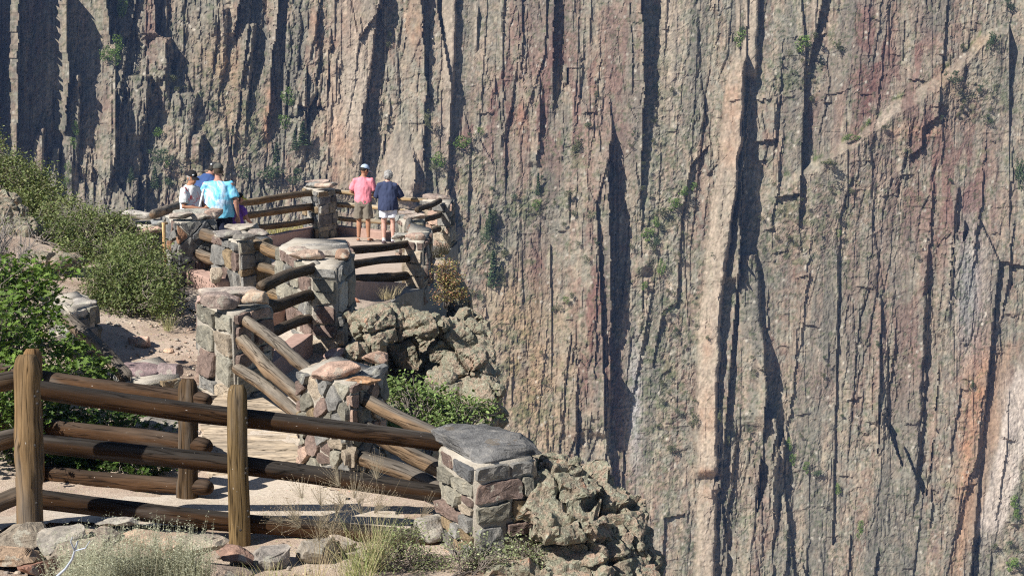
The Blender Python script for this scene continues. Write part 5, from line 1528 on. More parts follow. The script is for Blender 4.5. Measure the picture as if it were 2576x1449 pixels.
spikes('ricegrass', 'airy straw-coloured ricegrass with open seed heads before the bottom rails', [(on_ground(800, 1470), .06), (on_ground(860, 1465), .06), (on_ground(950, 1440), .05)], 60, .66, 133, DRYC, M_dry, .0016, .45, 'grass tuft', .25, seeds=.32)
spikes('grass_tuft', 'short mixed grass at the bottom edge below the second post', [(on_ground(680, 1475), .14), (on_ground(760, 1480), .12), (on_ground(610, 1490), .08)], 240, .17, 134, GR + DRYC, M_dry, .002, .5, 'grass tuft', .3)
spikes('grass_tuft', 'dry grass on the edge of the sunlit ledge beside the pier', [(W(1400, 1412, 348), .08), (W(1380, 1420, 350), .06)], 130, .14, 135, DRYC + GR[:1], M_dry, .0018, .6, 'grass tuft', .3)
spikes('grass_tuft', 'straw tuft leaning from the foot of the slab-topped corner pier', [(W(1102, 648, 126), .12), (W(1118, 640, 125), .08)], 220, .42, 136, DRYC, M_dry, .004, .55, 'grass tuft', .3)
spikes('grass_tuft', 'golden grass tuft on the shaded kerb of the near terrace railing', [(W(975, 752, 166), .12), (W(990, 745, 163), .1)], 130, .22, 137, DRYC, M_dry, .0028, .5, 'grass tuft', .3)
spikes('grass_tuft', 'yellow-green grass behind the long pink kerb', [(W(740, 588, 112), .5), (W(700, 592, 113), .4), (W(780, 584, 111), .35)], 420, .3, 138, [(.36, .33, .13), (.44, .36, .17), (.28, .28, .11)], M_dry, .006, .5, 'grass tuft', .3)
spikes('grass_tuft', 'wispy weed at the lower right corner of the bushy shrub', [(on_ground(425, 832), .06)], 70, .25, 139, [(.25, .28, .12), (.40, .36, .18)], M_dry, .002, .5, 'grass tuft', .3)
# pale bent twig close to the lens
mb = MB()
P_ = [W(u, v, s) for u, v, s in ((120, 1470, 520), (165, 1430, 525), (182, 1405, 530), (188, 1385, 532), (196, 1360, 535))]
twigs([P_], .007, .004, mb, 7); twigs([[P_[3], W(215, 1378, 536), W(226, 1360, 538)]], .004, .002, mb, 6); twigs([[P_[3], W(178, 1362, 536), W(182, 1350, 537)]], .004, .0025, mb, 6)
tag(mb.build('bare_twig', mat_plain('pale_twig', (.42, .47, .55), .7, .1, 20, .1)), 'pale bluish bare twig poking up at the lower left corner', 'twig')

# ---------------------------------------------------------------- shrubs and conifers on the far wall
def clump_mesh(name, seed, shape, n, size, cols):
    rng = np.random.default_rng(seed)
    d = rng.normal(size=(n, 3)); d /= np.linalg.norm(d, axis=1)[:, None]
    if shape == 'bush':
        cen = rng.normal(size=(7, 3)) * [.45, .4, .32]
        pos = cen[rng.integers(0, 7, n)] + d * rng.uniform(.25, .5, n)[:, None] * [1, 1, .8]
    else:
        z = rng.uniform(0, 1, n) ** 1.3
        tier = (1 - z) * .42 * (.55 + .45 * ((z * 9) % 1 < .62)) + .03
        a = rng.uniform(0, 2 * math.pi, n)
        q = tier * (.5 + .5 * rng.uniform(0, 1, n)) * (1 + .25 * np.sin(a * 3 + seed))
        pos = np.stack([np.cos(a) * q, np.sin(a) * q, z * 2 - .9 - q * .3], 1)
    V, Fc, C = foliage(pos, size, OVAL, cols, rng, .4)
    o = mesh_obj('tmp', V, Fc, M_leaf, None, (0, 0, 0), C, smooth=False)
    me = o.data; bpy.data.objects.remove(o)
    return me
BR = [(.13, .21, .04), (.17, .26, .055), (.10, .17, .035)]
DG = [(.06, .09, .04), (.07, .11, .045), (.09, .125, .055)]
OG = [(.12, .13, .06), (.14, .15, .075), (.10, .11, .05)]
MESH = {('b', 0): clump_mesh('b', 1, 'bush', 420, .20, BR), ('b', 1): clump_mesh('b', 2, 'bush', 420, .2, BR), ('d', 0): clump_mesh('b', 3, 'bush', 420, .2, DG), ('d', 1): clump_mesh('b', 4, 'bush', 420, .2, DG),
        ('o', 0): clump_mesh('b', 5, 'bush', 340, .2, OG), ('o', 1): clump_mesh('b', 6, 'bush', 340, .2, OG), ('c', 0): clump_mesh('c', 7, 'conifer', 700, .15, DG), ('c', 1): clump_mesh('c', 8, 'conifer', 700, .15, DG)}
FAR = [  # kind, u, v, half width px, half height px
    ('b', 308, 22, 12, 26), ('b', 292, 108, 15, 20), ('b', 268, 142, 18, 16), ('b', 288, 138, 14, 14), ('b', 190, 328, 8, 14), ('b', 184, 356, 8, 10), ('b', 172, 425, 8, 12), ('b', 167, 455, 7, 9), ('o', 435, 200, 16, 10), ('o', 450, 222, 12, 8),
    ('b', 398, 336, 13, 9), ('d', 400, 392, 28, 12), ('d', 425, 455, 13, 13), ('b', 420, 410, 8, 7), ('b', 725, 250, 16, 18), ('b', 714, 302, 13, 12), ('d', 635, 318, 6, 12), ('d', 748, 442, 20, 14), ('d', 684, 432, 28, 22), ('d', 615, 438, 15, 14),
    ('d', 541, 274, 8, 8), ('o', 1072, 300, 10, 22), ('o', 978, 115, 8, 8), ('o', 982, 85, 7, 9), ('b', 1103, 408, 18, 15), ('o', 1095, 418, 14, 9), ('b', 1162, 362, 20, 12), ('d', 1184, 345, 9, 8), ('d', 1127, 360, 7, 6), ('b', 1209, 328, 9, 7),
    ('d', 1236, 545, 16, 26), ('d', 1228, 585, 15, 20), ('d', 1482, 312, 9, 9), ('o', 1458, 362, 16, 18), ('d', 1296, 492, 9, 10), ('b', 1352, 512, 11, 9), ('o', 1428, 490, 12, 10), ('d', 1488, 542, 9, 9), ('o', 1500, 240, 7, 10),
    ('b', 1632, 586, 16, 11), ('b', 1650, 562, 12, 11), ('o', 1640, 620, 10, 10), ('o', 1668, 535, 16, 12), ('b', 1692, 510, 18, 12), ('b', 1722, 485, 16, 9), ('b', 1745, 466, 9, 7), ('b', 1664, 678, 10, 16), ('b', 1620, 716, 9, 8), ('d', 1650, 605, 8, 14),
    ('b', 1862, 92, 14, 14), ('d', 1866, 72, 9, 10), ('b', 2020, 104, 20, 14), ('o', 2052, 92, 12, 9), ('o', 2106, 115, 13, 14), ('d', 2495, 95, 14, 22), ('d', 2536, 10, 14, 11), ('o', 2420, 118, 9, 7), ('d', 2395, 195, 16, 12), ('b', 2142, 348, 20, 6), ('o', 2076, 408, 24, 8),
    ('o', 2228, 322, 10, 6), ('b', 2184, 305, 6, 6), ('d', 2566, 425, 14, 40), ('d', 2480, 300, 12, 9), ('b', 1985, 1122, 8, 14), ('b', 1996, 1152, 9, 10), ('d', 2058, 1187, 13, 9), ('b', 2030, 1172, 8, 10), ('b', 2108, 1232, 9, 12), ('b', 2162, 1325, 9, 18),
    ('d', 2446, 964, 6, 14), ('b', 2546, 1415, 16, 12), ('d', 2542, 1362, 9, 8), ('b', 2555, 1260, 12, 14), ('o', 2500, 1375, 10, 7), ('b', 2560, 1290, 9, 9), ('o', 1188, 742, 8, 12), ('d', 1204, 742, 7, 9), ('o', 1272, 640, 13, 10), ('o', 1262, 690, 8, 20),
    ('o', 1300, 1232, 9, 9), ('d', 1322, 1218, 8, 9), ('o', 1296, 1122, 9, 8), ('d', 1248, 935, 8, 9), ('o', 1244, 998, 9, 8), ('b', 1424, 752, 8, 7), ('o', 1440, 745, 7, 8), ('o', 1396, 775, 9, 12), ('o', 1454, 1160, 8, 10), ('o', 1478, 650, 9, 8),
    ('d', 1700, 828, 7, 8), ('o', 1808, 1045, 6, 14), ('o', 1832, 1112, 6, 14), ('o', 1750, 1050, 9, 22), ('o', 1690, 1130, 14, 8), ('o', 1654, 1070, 8, 5), ('o', 2110, 545, 9, 8), ('o', 2145, 480, 8, 6), ('o', 2090, 478, 6, 5), ('b', 2110, 585, 7, 7), ('o', 1956, 600, 8, 6)]
rf = random.Random(12)
zones = [(1300, 520, 130, 50), (1640, 420, 40, 200), (1700, 760, 60, 160), (1330, 900, 90, 120), (2030, 560, 110, 80), (1230, 640, 50, 120), (2450, 250, 90, 50), (560, 330, 110, 90), (1680, 1000, 80, 120), (2030, 180, 60, 50), (1900, 1000, 40, 200), (1420, 560, 60, 60), (2330, 560, 160, 120), (2100, 1000, 140, 200), (860, 470, 60, 40)]
for _ in range(150):
    z = rf.choice(zones)
    a = rf.uniform(3.4, 7.5)
    FAR.append(('o' if rf.random() < .8 else 'd', z[0] + rf.gauss(0, .6) * z[2], z[1] + rf.gauss(0, .6) * z[3], a, a * rf.uniform(.7, 1.1)))
CON = [('c', 391, 448, 14, 26), ('c', 331, 440, 12, 18), ('c', 762, 338, 20, 28), ('c', 742, 355, 11, 24), ('c', 696, 392, 15, 28), ('c', 1354, 464, 10, 26), ('c', 1241, 678, 20, 42), ('c', 1232, 560, 14, 34)]
WORD = {'b': ('small bright green shrub on a ledge of the far canyon wall', 'bright green shrubs on the far wall'), 'd': ('small dark green shrub on a ledge of the far canyon wall', 'dark green shrubs on the far wall'),
        'o': ('small olive-grey shrub clinging to the far canyon wall', 'olive shrubs on the far wall'), 'c': ('dark green conifer growing on the far canyon wall', 'conifers on the far wall')}
for i, (k, u, v, a, b) in enumerate(FAR + CON):
    dz = cliff_depth(u, v) - 0.35 - a / 26
    s = FPX / dz
    o = bpy.data.objects.new('conifer' if k == 'c' else 'cliff_shrub', MESH[(k, i % 2)])
    COL.objects.link(o)
    o.location = W(u, v, s)
    o.rotation_euler.z = rf.uniform(0, 6.28)
    if k == 'c':
        o.scale = (a / s / .42, a / s / .42, b / s)
    else:
        o.scale = (a / s / .85, a / s / .85, b / s / .65)
    tag(o, WORD[k][0], 'tree' if k == 'c' else 'shrub', WORD[k][1])
# ================================================================== people
def cloth_mat(name, fn, rough=0.85):
    m, nt, b = new_mat(name, rough, 0.15)
    v = objvec(nt)
    nt.links.new(fn(nt, v), b.inputs['Base Color'])
    f = noise(nt, 14, 3, .5, objvec(nt, (1, 1, .6)))
    bump(nt, b, f, .35, .02)
    return m
def flat(c, var=.12):
    return lambda nt, v: ramp(nt, noise(nt, 9, 3, .5, v), [(0.3, tuple(x * (1 - var) for x in c)), (0.7, tuple(min(1, x * (1 + var)) for x in c))])
def turq(nt, v):
    f = noise(nt, 3.2, 5, .62, v, 1.2)
    c = ramp(nt, f, [(0.36, (.10, .46, .70)), (0.46, (.30, .68, .86)), (0.54, (.74, .80, .92)), (0.64, (.80, .80, .90))])
    w = N(nt, 'TexWave'); w.inputs['Scale'].default_value = 5; w.inputs['Distortion'].default_value = 14; w.inputs['Detail'].default_value = 3
    nt.links.new(v, w.inputs['Vector'])
    c = mix(nt, c, (.12, .33, .62), ramp(nt, w.outputs['Fac'], [(0.0, (.55, .55, .55)), (0.09, (0, 0, 0))]))
    sx = N(nt, 'SeparateXYZ'); nt.links.new(v, sx.inputs[0])
    gx = N(nt, 'MapRange'); nt.links.new(sx.outputs['X'], gx.inputs['Value'])
    gx.inputs['From Min'].default_value = -.05; gx.inputs['From Max'].default_value = .30; gx.inputs['To Max'].default_value = .85
    c = mix(nt, c, (.13, .52, .74), gx.outputs[0])  # left stays whiter: print, plus sunlight on that side put into the colour
    gz_ = N(nt, 'MapRange'); nt.links.new(sx.outputs['Z'], gz_.inputs['Value'])
    gz_.inputs['From Min'].default_value = -.08; gz_.inputs['From Max'].default_value = -.26; gz_.inputs['To Max'].default_value = .8
    return mix(nt, c, (.15, .56, .78), gz_.outputs[0])
def floral(nt, v):
    c = (.80, .80, .80, 1)
    for sc, th, colr, off in ((8, .36, (.72, .12, .12), 0), (9, .34, (.10, .30, .22), 3.1), (7, .30, (.80, .42, .40), 7.7)):
        mp = N(nt, 'Mapping'); mp.inputs['Location'].default_value = (off, off * .7, off * 1.3); nt.links.new(v, mp.inputs[0])
        f = noise(nt, sc, 2, .5, mp.outputs[0], .8)
        c = mix(nt, c, colr, ramp(nt, f, [(0.60, (0, 0, 0)), (0.66, (1, 1, 1))]))
    return c
SKIN_A = mat_plain('tanned_skin', (.40, .205, .125), .6, .08, 20, .1)
SKIN_B = mat_plain('fair_skin', (.60, .36, .29), .6, .08, 20, .1)
SKIN_C = mat_plain('ruddy_skin', (.46, .245, .18), .6, .1, 20, .1)

def ellip(c, r, n=3):
    V, Fc = ico(n)
    return V * np.array(r) + np.array(c), Fc

def person(label, foot, height, yaw, skin, P, clothes, bulk=1.0):
    """P: joints in a 1.75 m figure facing +y; clothes: list of (name, material, builder)"""
    k = height / 1.75
    root = empty('person', foot, label, 'person')
    M = Matrix.Translation(Vector(foot)) @ Matrix.Rotation(yaw, 4, 'Z') @ Matrix.Scale(k, 4)
    Mn = np.array(M)
    tf = lambda V: np.asarray([v[:] for v in V]) @ Mn[:3, :3].T + Mn[:3, 3]
    def put(name, mat, shapes, vox, fold=0.0, seed=1, smooth=True):
        mb = MB()
        for V, Fc in shapes:
            mb.add([tuple(v) for v in V], Fc)
        V, Nn, Fc = remesh(name, mb.V, mb.F, vox)
        for _ in range(2):       # relax the voxel steps
            acc = np.zeros_like(V); cnt = np.zeros(len(V))
            Fa = np.array([f for f in Fc if len(f) == 4])
            for a, b in ((0, 1), (1, 2), (2, 3), (3, 0)):
                np.add.at(acc, Fa[:, a], V[Fa[:, b]]); np.add.at(cnt, Fa[:, a], 1)
                np.add.at(acc, Fa[:, b], V[Fa[:, a]]); np.add.at(cnt, Fa[:, b], 1)
            V = V * .5 + .5 * acc / np.maximum(cnt, 1)[:, None]
        if fold:
            V = V + Nn * (fold * fbm3(V * np.array([9, 9, 5.0]) + seed, seed, 3))[:, None]
        return mesh_obj(name, tf(V), Fc, mat, root, smooth=smooth)
    J = {kk: np.array(v, float) for kk, v in P.items()}
    lean = J.get('lean', np.zeros(3))          # offset of the shoulders from the hips
    def sh(z):                                  # spine offset at height z
        t = np.clip((z - .95) / .5, 0, 1.4)
        return lean * t
    b = bulk
    by = J.get('belly', np.array([0.0]))[0]
    body = []
    TR = [(.84, .150 * b, .11), (.95, .168 * b, .122 + by * .5), (1.08, .152 * b, .112 + by), (1.25, .168 * b, .118 + by * .5), (1.37, .172, .105), (1.44, .105, .085), (1.50, .058, .058)]
    body.append(tube([Vector((0, 0, z)) + Vector(sh(z).tolist()) for z, _, _ in TR], [(rx, ry) for _, rx, ry in TR], 16, ref=(1, 0, 0)))
    nb = np.array([0, .0, 1.45]) + sh(1.45)
    hd = J['head']
    body.append(tube([Vector(nb.tolist()), Vector((nb * .4 + hd * .6).tolist())], [.06 * (1 + .15 * (b - 1)), .056], 12))
    hf = J['face'] / np.linalg.norm(J['face'])  # where the face points
    hr = np.cross(hf, [0, 0, 1]); hr /= np.linalg.norm(hr); hu = np.cross(hr, hf)
    HB = np.stack([hr, hf, hu], 0)
    def onhead(V):
        return np.asarray(V) @ HB + hd
    V, Fc = ellip((0, 0, .015), (.078, .098, .105)); body.append((onhead(V), Fc))
    V, Fc = ellip((0, .025, -.06), (.056, .07, .062)); body.append((onhead(V), Fc))
    V, Fc = ellip((0, .102, -.018), (.014, .022, .026), 2); body.append((onhead(V), Fc))
    V, Fc = ellip((0, .088, -.062), (.026, .014, .012), 2); body.append((onhead(V), Fc))
    for sx in (-1, 1):
        V, Fc = ellip((sx * .079, -.01, -.01), (.014, .024, .034), 2); body.append((onhead(V), Fc))
    for sd in ('L', 'R'):
        sx = -1 if sd == 'L' else 1
        s_, e_, w_ = J['sh' + sd], J['el' + sd], J['wr' + sd]
        body.append(tube([Vector(p.tolist()) for p in (s_, s_ * .5 + e_ * .5, e_, e_ * .6 + w_ * .4, w_)], [.058 * (.5 + .5 * b), .05 * (.5 + .5 * b), .042, .043, .029], 12))
        d = (w_ - e_) / np.linalg.norm(w_ - e_)
        hdn = J.get('hd' + sd, d); hdn = hdn / np.linalg.norm(hdn)
        sidev = np.cross(hdn, [0, 0, 1.0] if abs(hdn[2]) < .8 else [0, 1.0, 0]); sidev /= np.linalg.norm(sidev)
        pn = np.cross(hdn, sidev)
        pc = w_ + hdn * .085
        body.append(tube([Vector((w_ + hdn * t).tolist()) for t in (0, .03, .07, .095)], [(.022, .03), (.018, .038), (.017, .042), (.014, .038)], 10, ref=tuple(pn)))
        for fi, (off, ln) in enumerate(((-.031, .066), (-.011, .078), (.010, .074), (.030, .058))):
            p0 = w_ + hdn * .085 + sidev * off
            p1 = p0 + hdn * ln * .55 + pn * .006; p2 = p0 + hdn * ln * .9 + pn * .03
            body.append(tube([Vector(p.tolist()) for p in (p0, p1, p2)], [.0105, .0098, .0085], 7))
        t0 = w_ + hdn * .03 + sidev * (-.035 * sx); t1 = t0 + hdn * .035 + sidev * (-.022 * sx); t2 = t1 + hdn * .03 + pn * .012
        body.append(tube([Vector(p.tolist()) for p in (t0, t1, t2)], [.013, .0115, .0095], 7))
        h_, kn, an = J['hip' + sd], J['kn' + sd], J['an' + sd]
        body.append(tube([Vector(p.tolist()) for p in (h_, h_ * .5 + kn * .5, kn, kn * .68 + an * .32, kn * .35 + an * .65, an)], [.092 * b, .080 * b, .056 * (.6 + .4 * b), .060 * (.5 + .5 * b), .046, .036], 12))
        tx = J.get('toe', np.array([0.03, 0]))[0] * sx
        body.append(tube([Vector((an + np.array(q)).tolist()) for q in ((0, -.045, -.05), (tx * .2, 0, -.045), (tx * .6, .09, -.052), (tx, .165, -.062))], [(.026, .03), (.032, .036), (.024, .044), (.012, .034)], 10, ref=(0, 0, 1)))
    put('body', skin, body, .0085)
    for (nm, mat, fn) in clothes:
        if nm in ('cap', 'hair', 'emblem', 'glasses', 'cap_patch', 'eyes'):
            for V, Fc, m2 in fn(onhead):
                mesh_obj(nm if m2 is None else nm, tf(V), Fc, m2 or mat, root)
        else:
            put(nm, mat, fn(J, sh, b, by), .012, .024, hash(nm) % 50 + int(height * 100))
    return root

def shirt(hem=.86, sleeve=.62, loose=.024, flare=0.0):
    def fn(J, sh, b, by):
        out = []
        TR = [(hem, .172 * b + flare, .125 + by * .7 + flare), (hem + .1, .172 * b + flare, .125 + by + flare * .8), (1.08, .164 * b + flare * .6, .118 + by + flare * .6), (1.25, .174 * b, .12 + by * .5), (1.36, .165, .105), (1.43, .115, .088), (1.475, .062, .062)]
        out.append(tube([Vector((0, 0, z)) + Vector(sh(z).tolist()) for z, _, _ in TR], [(rx + loose, ry + loose) for _, rx, ry in TR], 18, ref=(1, 0, 0)))
        for sd in ('L', 'R'):
            s_, e_ = J['sh' + sd], J['el' + sd]
            en = s_ + (e_ - s_) * sleeve * 1.3
            c = np.array([0, 0, 1.40]) + sh(1.4)
            out.append(tube([Vector(p.tolist()) for p in (c * .6 + s_ * .4 + np.array([0, 0, -.01]), s_ + np.array([0, 0, -.022]), s_ * .5 + en * .5, en)], [.070, .070 * (.5 + .5 * b), .073 * (.4 + .6 * b), .076 * (.4 + .6 * b)], 12))
        return out
    return fn
def legs(length=.45, loose=.03, waist=1.0, flare=.02):
    def fn(J, sh, b, by):
        out = [tube([Vector((0, 0, z)) for z in (.80, .88, .96, waist)], [(.145 * b + loose * .6, .11 + loose * .6), (.165 * b + loose * .5, .125 + loose * .5), (.165 * b + loose * .4, .12 + by * .6 + loose * .3), (.155 * b + .012, .115 + by * .6 + .012)], 16, ref=(1, 0, 0))]
        for sd in ('L', 'R'):
            h_, kn, an = J['hip' + sd], J['kn' + sd], J['an' + sd]
            path = [h_ + np.array([0, 0, .03])]
            tot = (h_[2] - an[2])
            for t in np.linspace(.15, 1, 7):
                z = h_[2] - tot * length * t
                if z > kn[2]:
                    f = (h_[2] - z) / (h_[2] - kn[2]); p = h_ * (1 - f) + kn * f
                else:
                    f = (kn[2] - z) / (kn[2] - an[2]); p = kn * (1 - f) + an * f
                path.append(p)
            n = len(path)
            out.append(tube([Vector(p.tolist()) for p in path], [(.094 - .028 * (i / n) * length * 1.4) * b + loose * .6 + flare * i / n for i in range(n)], 14))
        return out
    return fn
def cap_fn(mat, brim, patch=None):
    def fn(onhead):
        V, Fc = ico(4)
        Fk = [f for f in Fc if all(V[i][2] > -.12 for i in f)]
        used = sorted({i for f in Fk for i in f}); mp = {a: i for i, a in enumerate(used)}
        Vc = V[used] * np.array([.090, .112, .100]) + np.array([0, -.004, .045])
        out = [(onhead(Vc), [[mp[i] for i in f] for f in Fk], mat)]
        bv, bf = ellip((0, .125, .032), (.072, .085, .010), 3)
        bv[:, 2] -= .35 * np.maximum(0, bv[:, 1] - .09) ** 1 * .6
        bv[:, 2] -= 2.2 * bv[:, 0] ** 2
        out.append((onhead(bv), bf, brim))
        if patch:
            pv, pf = ellip((patch[0], patch[1], patch[2]), (.022, .012, .016), 2)
            out.append((onhead(pv), pf, patch[3]))
        return out
    return fn
def hair_fn(r, off, rough, seed, zmin=-.5):
    def fn(onhead):
        V, Fc = ico(4)
        Vh = V * (1 + rough * fbm3(V * 4.5 + seed, seed, 3))[:, None]
        Vh = Vh * np.array(r) + np.array(off)
        Fk = [f for f in Fc if not all((V[i][1] > .45 and V[i][2] < .35) or V[i][2] < zmin for i in f)]
        return [(onhead(Vh), Fk, None)]
    return fn
def shoe_fn(h, w, l, drop_=.06):
    def fn(J, sh, b, by):
        out = []
        for sd in ('L', 'R'):
            sx = -1 if sd == 'L' else 1
            an = J['an' + sd]; tx = J.get('toe', np.array([0.03, 0]))[0] * sx
            out.append(tube([Vector((an + np.array(q)).tolist()) for q in ((0, -.07, -drop_), (0, -.04, -drop_), (tx * .5, .07, -drop_), (tx, .16, -drop_), (tx, .19, -drop_))], [(h * .6, w * .6), (h, w * .8), (h * .9, w), (h * .8, w * .95), (h * .5, w * .6)], 12, ref=(0, 0, 1)))
        return out
    return fn
def sock_fn(J, sh, b, by):
    return [tube([Vector((J['an' + s] + np.array((0, 0, z))).tolist()) for z in (-.04, 0, .06)], [.044, .044, .047], 12) for s in ('L', 'R')]
def F_(n, c, var=.1, rough=.85):
    return cloth_mat(n, flat(c, var), rough)
STAND = dict(hipL=(-.09, 0, .90), hipR=(.09, 0, .90), knL=(-.105, .01, .49), knR=(.105, .01, .49), anL=(-.11, -.02, .085), anR=(.11, -.02, .085), shL=(-.185, 0, 1.41), shR=(.185, 0, 1.41),
             elL=(-.26, -.02, 1.12), elR=(.26, -.02, 1.12), wrL=(-.27, .08, .88), wrR=(.27, .08, .88), head=(0, .03, 1.625), face=(0, 1, -.1))
def pose(**kw):
    d = dict(STAND); d.update(kw); return d
def stand_at(u, vtop, s, ufoot=None):
    """feet on the terrace under a surveyed head top; returns foot point and height"""
    t = W(u, vtop, s)
    z = gz(t.x, t.y) + .04
    return Vector((t.x, t.y, z)), t.z - z
grey_cap = F_('dark_grey_cap', (.045, .047, .05)); black_cap = F_('black_cap', (.018, .018, .02)); blue_cap = F_('pale_blue_cap', (.42, .52, .68)); white_p = F_('white_print', (.75, .75, .75))
dark_hair = mat_plain('dark_hair', (.02, .016, .013), .6, .3, 60, .3); grey_hair = mat_plain('grey_curly_hair', (.32, .31, .30), .7, .5, 90, .9); brown_hair = mat_plain('brown_hair', (.07, .05, .035), .7, .3, 60, .3)

# man in the pink T-shirt
f, h = stand_at(912, 415, 117.5)
person('man in pink T-shirt, taupe shorts and pale blue cap leaning on the far rail', f, h, -.12, SKIN_A,
       pose(elL=(-.29, .05, 1.13), wrL=(-.14, .30, 1.05), elR=(.27, .08, 1.13), wrR=(.16, .33, 1.05), head=(.035, .05, 1.62), face=(.65, .75, -.35), lean=(0, .03, 0), anR=(.11, .0, .085), toe=(.06, 0)),
       [('shirt', F_('pink_cotton', (.80, .27, .33)), shirt(.86, .62)), ('shorts', F_('taupe_cotton', (.20, .175, .14)), legs(.46, .03, 1.0, .03)), ('flip_flops', F_('grey_rubber', (.13, .12, .12)), shoe_fn(.014, .05, .2, .078)),
        ('hair', dark_hair, hair_fn((.084, .104, .11), (0, -.008, .015), .04, 3, -.35)), ('cap', blue_cap, cap_fn(blue_cap, blue_cap))], 1.0)
f, h = stand_at(975, 428, 117.5)
person('woman with curly grey hair in navy T-shirt and white shorts leaning on the far rail', f, h, .04, SKIN_B,
       pose(elL=(-.28, .08, 1.13), wrL=(-.16, .30, 1.08), elR=(.30, .10, 1.13), wrR=(.22, .34, 1.07), head=(.01, .05, 1.60), face=(-.15, 1, -.25), lean=(0, .03, 0), belly=(.02, 0)),
       [('shirt', F_('navy_cotton', (.045, .058, .115)), shirt(.80, .85, .03, .02)), ('shorts', F_('white_cotton', (.72, .75, .84)), legs(.34, .035, .98, .02)), ('socks', F_('white_sock', (.75, .75, .76)), sock_fn), ('shoes', F_('plum_trainers', (.10, .075, .085)), shoe_fn(.042, .05, .2, .045)),
        ('hair', grey_hair, hair_fn((.105, .118, .125), (0, -.012, .02), .22, 5, -.8))], 1.06)
# the group at the back corner
f, h = stand_at(547, 413, 152)
person('heavy man seen from behind in turquoise and white tropical shirt and grey patterned cap', f, h, -.05, SKIN_C,
       pose(elL=(-.29, -.02, 1.13), elR=(.30, -.03, 1.13), wrL=(-.27, .10, .90), wrR=(.31, .02, .88), shL=(-.20, 0, 1.42), shR=(.20, 0, 1.42), head=(.0, .04, 1.625), face=(-.1, 1, -.15), belly=(.05, 0)),
       [('shirt', cloth_mat('tropical_print', turq), shirt(.86, .62, .03, .015)), ('trousers', F_('dark_navy_denim', (.016, .02, .04)), legs(.97, .028, 1.0, 0)), ('shoes', F_('black_leather', (.02, .02, .02)), shoe_fn(.045, .05, .2, .045)),
        ('hair', brown_hair, hair_fn((.082, .102, .108), (0, -.008, .01), .05, 3, -.4)), ('cap', F_('camouflage_cap', (.09, .09, .08), .5), cap_fn(F_('camouflage_cap', (.09, .09, .08), .5), grey_cap))], 1.22)
f, h = stand_at(477, 428, 163)
ROLL = None
person('man in white floral shirt and black cap facing right, holding a rolled paper', f, h, -2.0, SKIN_A,
       pose(elL=(-.26, .06, 1.10), elR=(.27, .04, 1.10), wrL=(-.10, .28, 1.06), wrR=(.10, .30, 1.06), hdL=(.7, .6, .1), hdR=(-.6, .6, .2), head=(0, .05, 1.61), face=(.42, .9, -.18), belly=(.03, 0)),
       [('shirt', cloth_mat('floral_print', floral), shirt(.82, .62, .028, .015)), ('trousers', F_('stone_shorts', (.55, .53, .50)), legs(.97, .03, 1.0, 0)), ('shoes', F_('brown_leather', (.06, .04, .03)), shoe_fn(.045, .05, .2, .045)),
        ('hair', grey_hair, hair_fn((.082, .102, .108), (0, -.012, .01), .05, 3, -.35)), ('cap', black_cap, cap_fn(black_cap, black_cap, (0.03, .095, .075, white_p)))], 1.1)
roll_c = W(505, 497, 168)
V, Fc = tube([W(502, 521, 169), W(512, 477, 168)], .016, 14)
tag(mesh_obj('paper_roll', np.array([v[:] for v in V]), Fc, F_('white_paper', (.78, .78, .76), .03)), 'rolled white paper in the hand of the man in the floral shirt', 'paper')
f, h = stand_at(506, 412, 147)
person('man in royal blue T-shirt and dark grey cap, bending behind the turquoise shirt', f + Vector((.0, 0, 0)), h + .10, -.5, SKIN_C,
       pose(elL=(-.30, .22, 1.16), elR=(.26, .2, 1.1), wrL=(-.12, .42, 1.10), wrR=(.1, .42, 1.08), shL=(-.2, .17, 1.38), shR=(.18, .2, 1.36), head=(.04, .27, 1.52), face=(.35, .8, -.55), lean=(0, .19, -.02)),
       [('shirt', F_('royal_blue_cotton', (.045, .085, .22)), shirt(.84, .62, .028)), ('trousers', F_('black_denim', (.015, .016, .022)), legs(.97, .028, 1.0, 0)), ('shoes', F_('grey_trainers', (.1, .1, .1)), shoe_fn(.045, .05, .2, .045)),
        ('hair', dark_hair, hair_fn((.082, .102, .108), (0, -.008, .01), .05, 3, -.4)), ('cap', grey_cap, cap_fn(grey_cap, grey_cap, (.03, -.105, .06, white_p)))], 1.1)
f, h = stand_at(592, 484, 143)
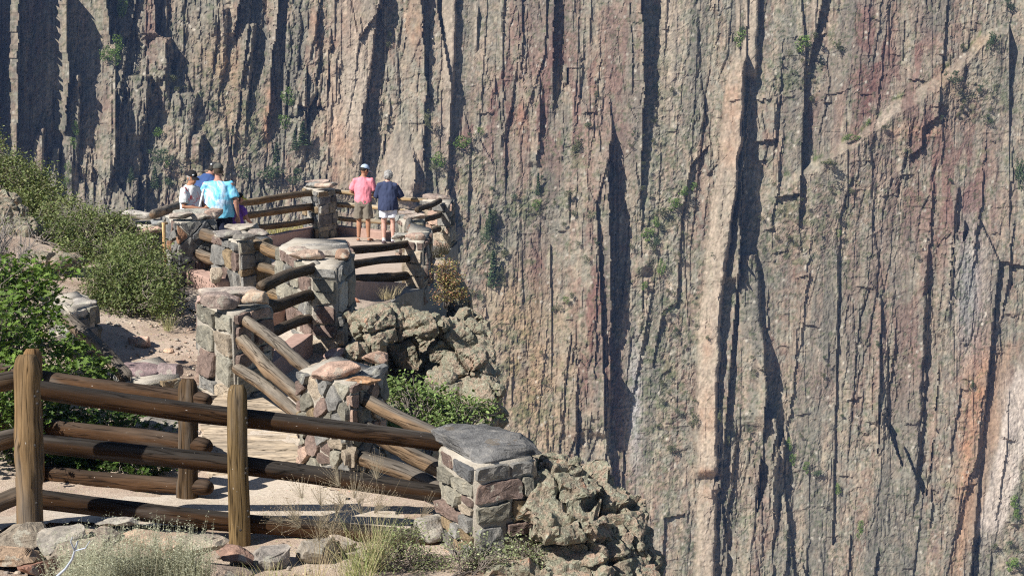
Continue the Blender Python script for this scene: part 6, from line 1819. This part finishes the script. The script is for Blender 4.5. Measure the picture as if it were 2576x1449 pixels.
person('child in purple with a black and yellow cap, half hidden beside the turquoise shirt', f, h, -.5, SKIN_C,
       pose(head=(.05, .06, 1.60), face=(.8, .6, -.2), elL=(-.27, -.02, 1.14), wrL=(-.25, .08, .86), elR=(.25, .1, 1.12), wrR=(.2, .3, 1.0)),
       [('shirt', F_('purple_cotton', (.16, .07, .34)), shirt(.74, .5, .02, .02)), ('shorts', F_('dark_shorts', (.03, .03, .05)), legs(.5, .03, .98, .02)), ('shoes', F_('white_trainers', (.5, .5, .5)), shoe_fn(.045, .05, .2, .045)),
        ('hair', brown_hair, hair_fn((.086, .106, .112), (0, -.008, .01), .06, 3, -.6)), ('cap', black_cap, cap_fn(black_cap, F_('yellow_brim', (.72, .62, .04)), (.05, .085, .07, F_('yellow_patch', (.72, .62, .04)))))], .95)

# thin wooden stake beside the grey slabby pier
st = empty('wooden_stake', drop(W(413, 690, 190)), 'thin tan wooden stake with a short crosspiece beside the grey slabby pier', 'stake')
log('stake_shaft', W(414, 720, 192), W(412, 562, 191), .022, 91, (.52, .33, .16), (.52, .36, .2), st, nseg=14, bend=.004)
log('crosspiece', W(408, 563, 191), W(421, 562, 190), .02, 92, (.50, .33, .17), (.52, .36, .2), st, nseg=6, bend=.002)

# ------------------------------------------------------------------ thin blue air between the rim and the far wall
def haze_box(lo, hi, density):
    V = [(x, y, z) for x in (lo[0], hi[0]) for y in (lo[1], hi[1]) for z in (lo[2], hi[2])]
    Fc = [[0, 1, 3, 2], [4, 6, 7, 5], [0, 4, 5, 1], [2, 3, 7, 6], [0, 2, 6, 4], [1, 5, 7, 3]]
    m = bpy.data.materials.new('thin_air'); m.use_nodes = True
    nt = m.node_tree; nt.nodes.clear()
    out = nt.nodes.new('ShaderNodeOutputMaterial')
    pv = nt.nodes.new('ShaderNodeVolumePrincipled')
    pv.inputs['Color'].default_value = (.30, .50, 1.0, 1)
    pv.inputs['Density'].default_value = density
    nt.links.new(pv.outputs[0], out.inputs['Volume'])
    o = mesh_obj('haze', V, Fc, m, smooth=False)
    return tag(o, 'thin blue haze in the gorge', None, None, 'stuff')
allv = [o.matrix_world @ Vector(c) for o in (CLIFF, GROUND) for c in o.bound_box]
bpy.context.view_layer.update()
allv = [o.matrix_world @ Vector(c) for o in (CLIFF, GROUND) for c in o.bound_box]
lo = [min(v[i] for v in allv) - 1 for i in range(3)]; hi = [max(v[i] for v in allv) + 1 for i in range(3)]
hi[2] = max(hi[2], 2)
haze_box(lo, hi, 0.00019)
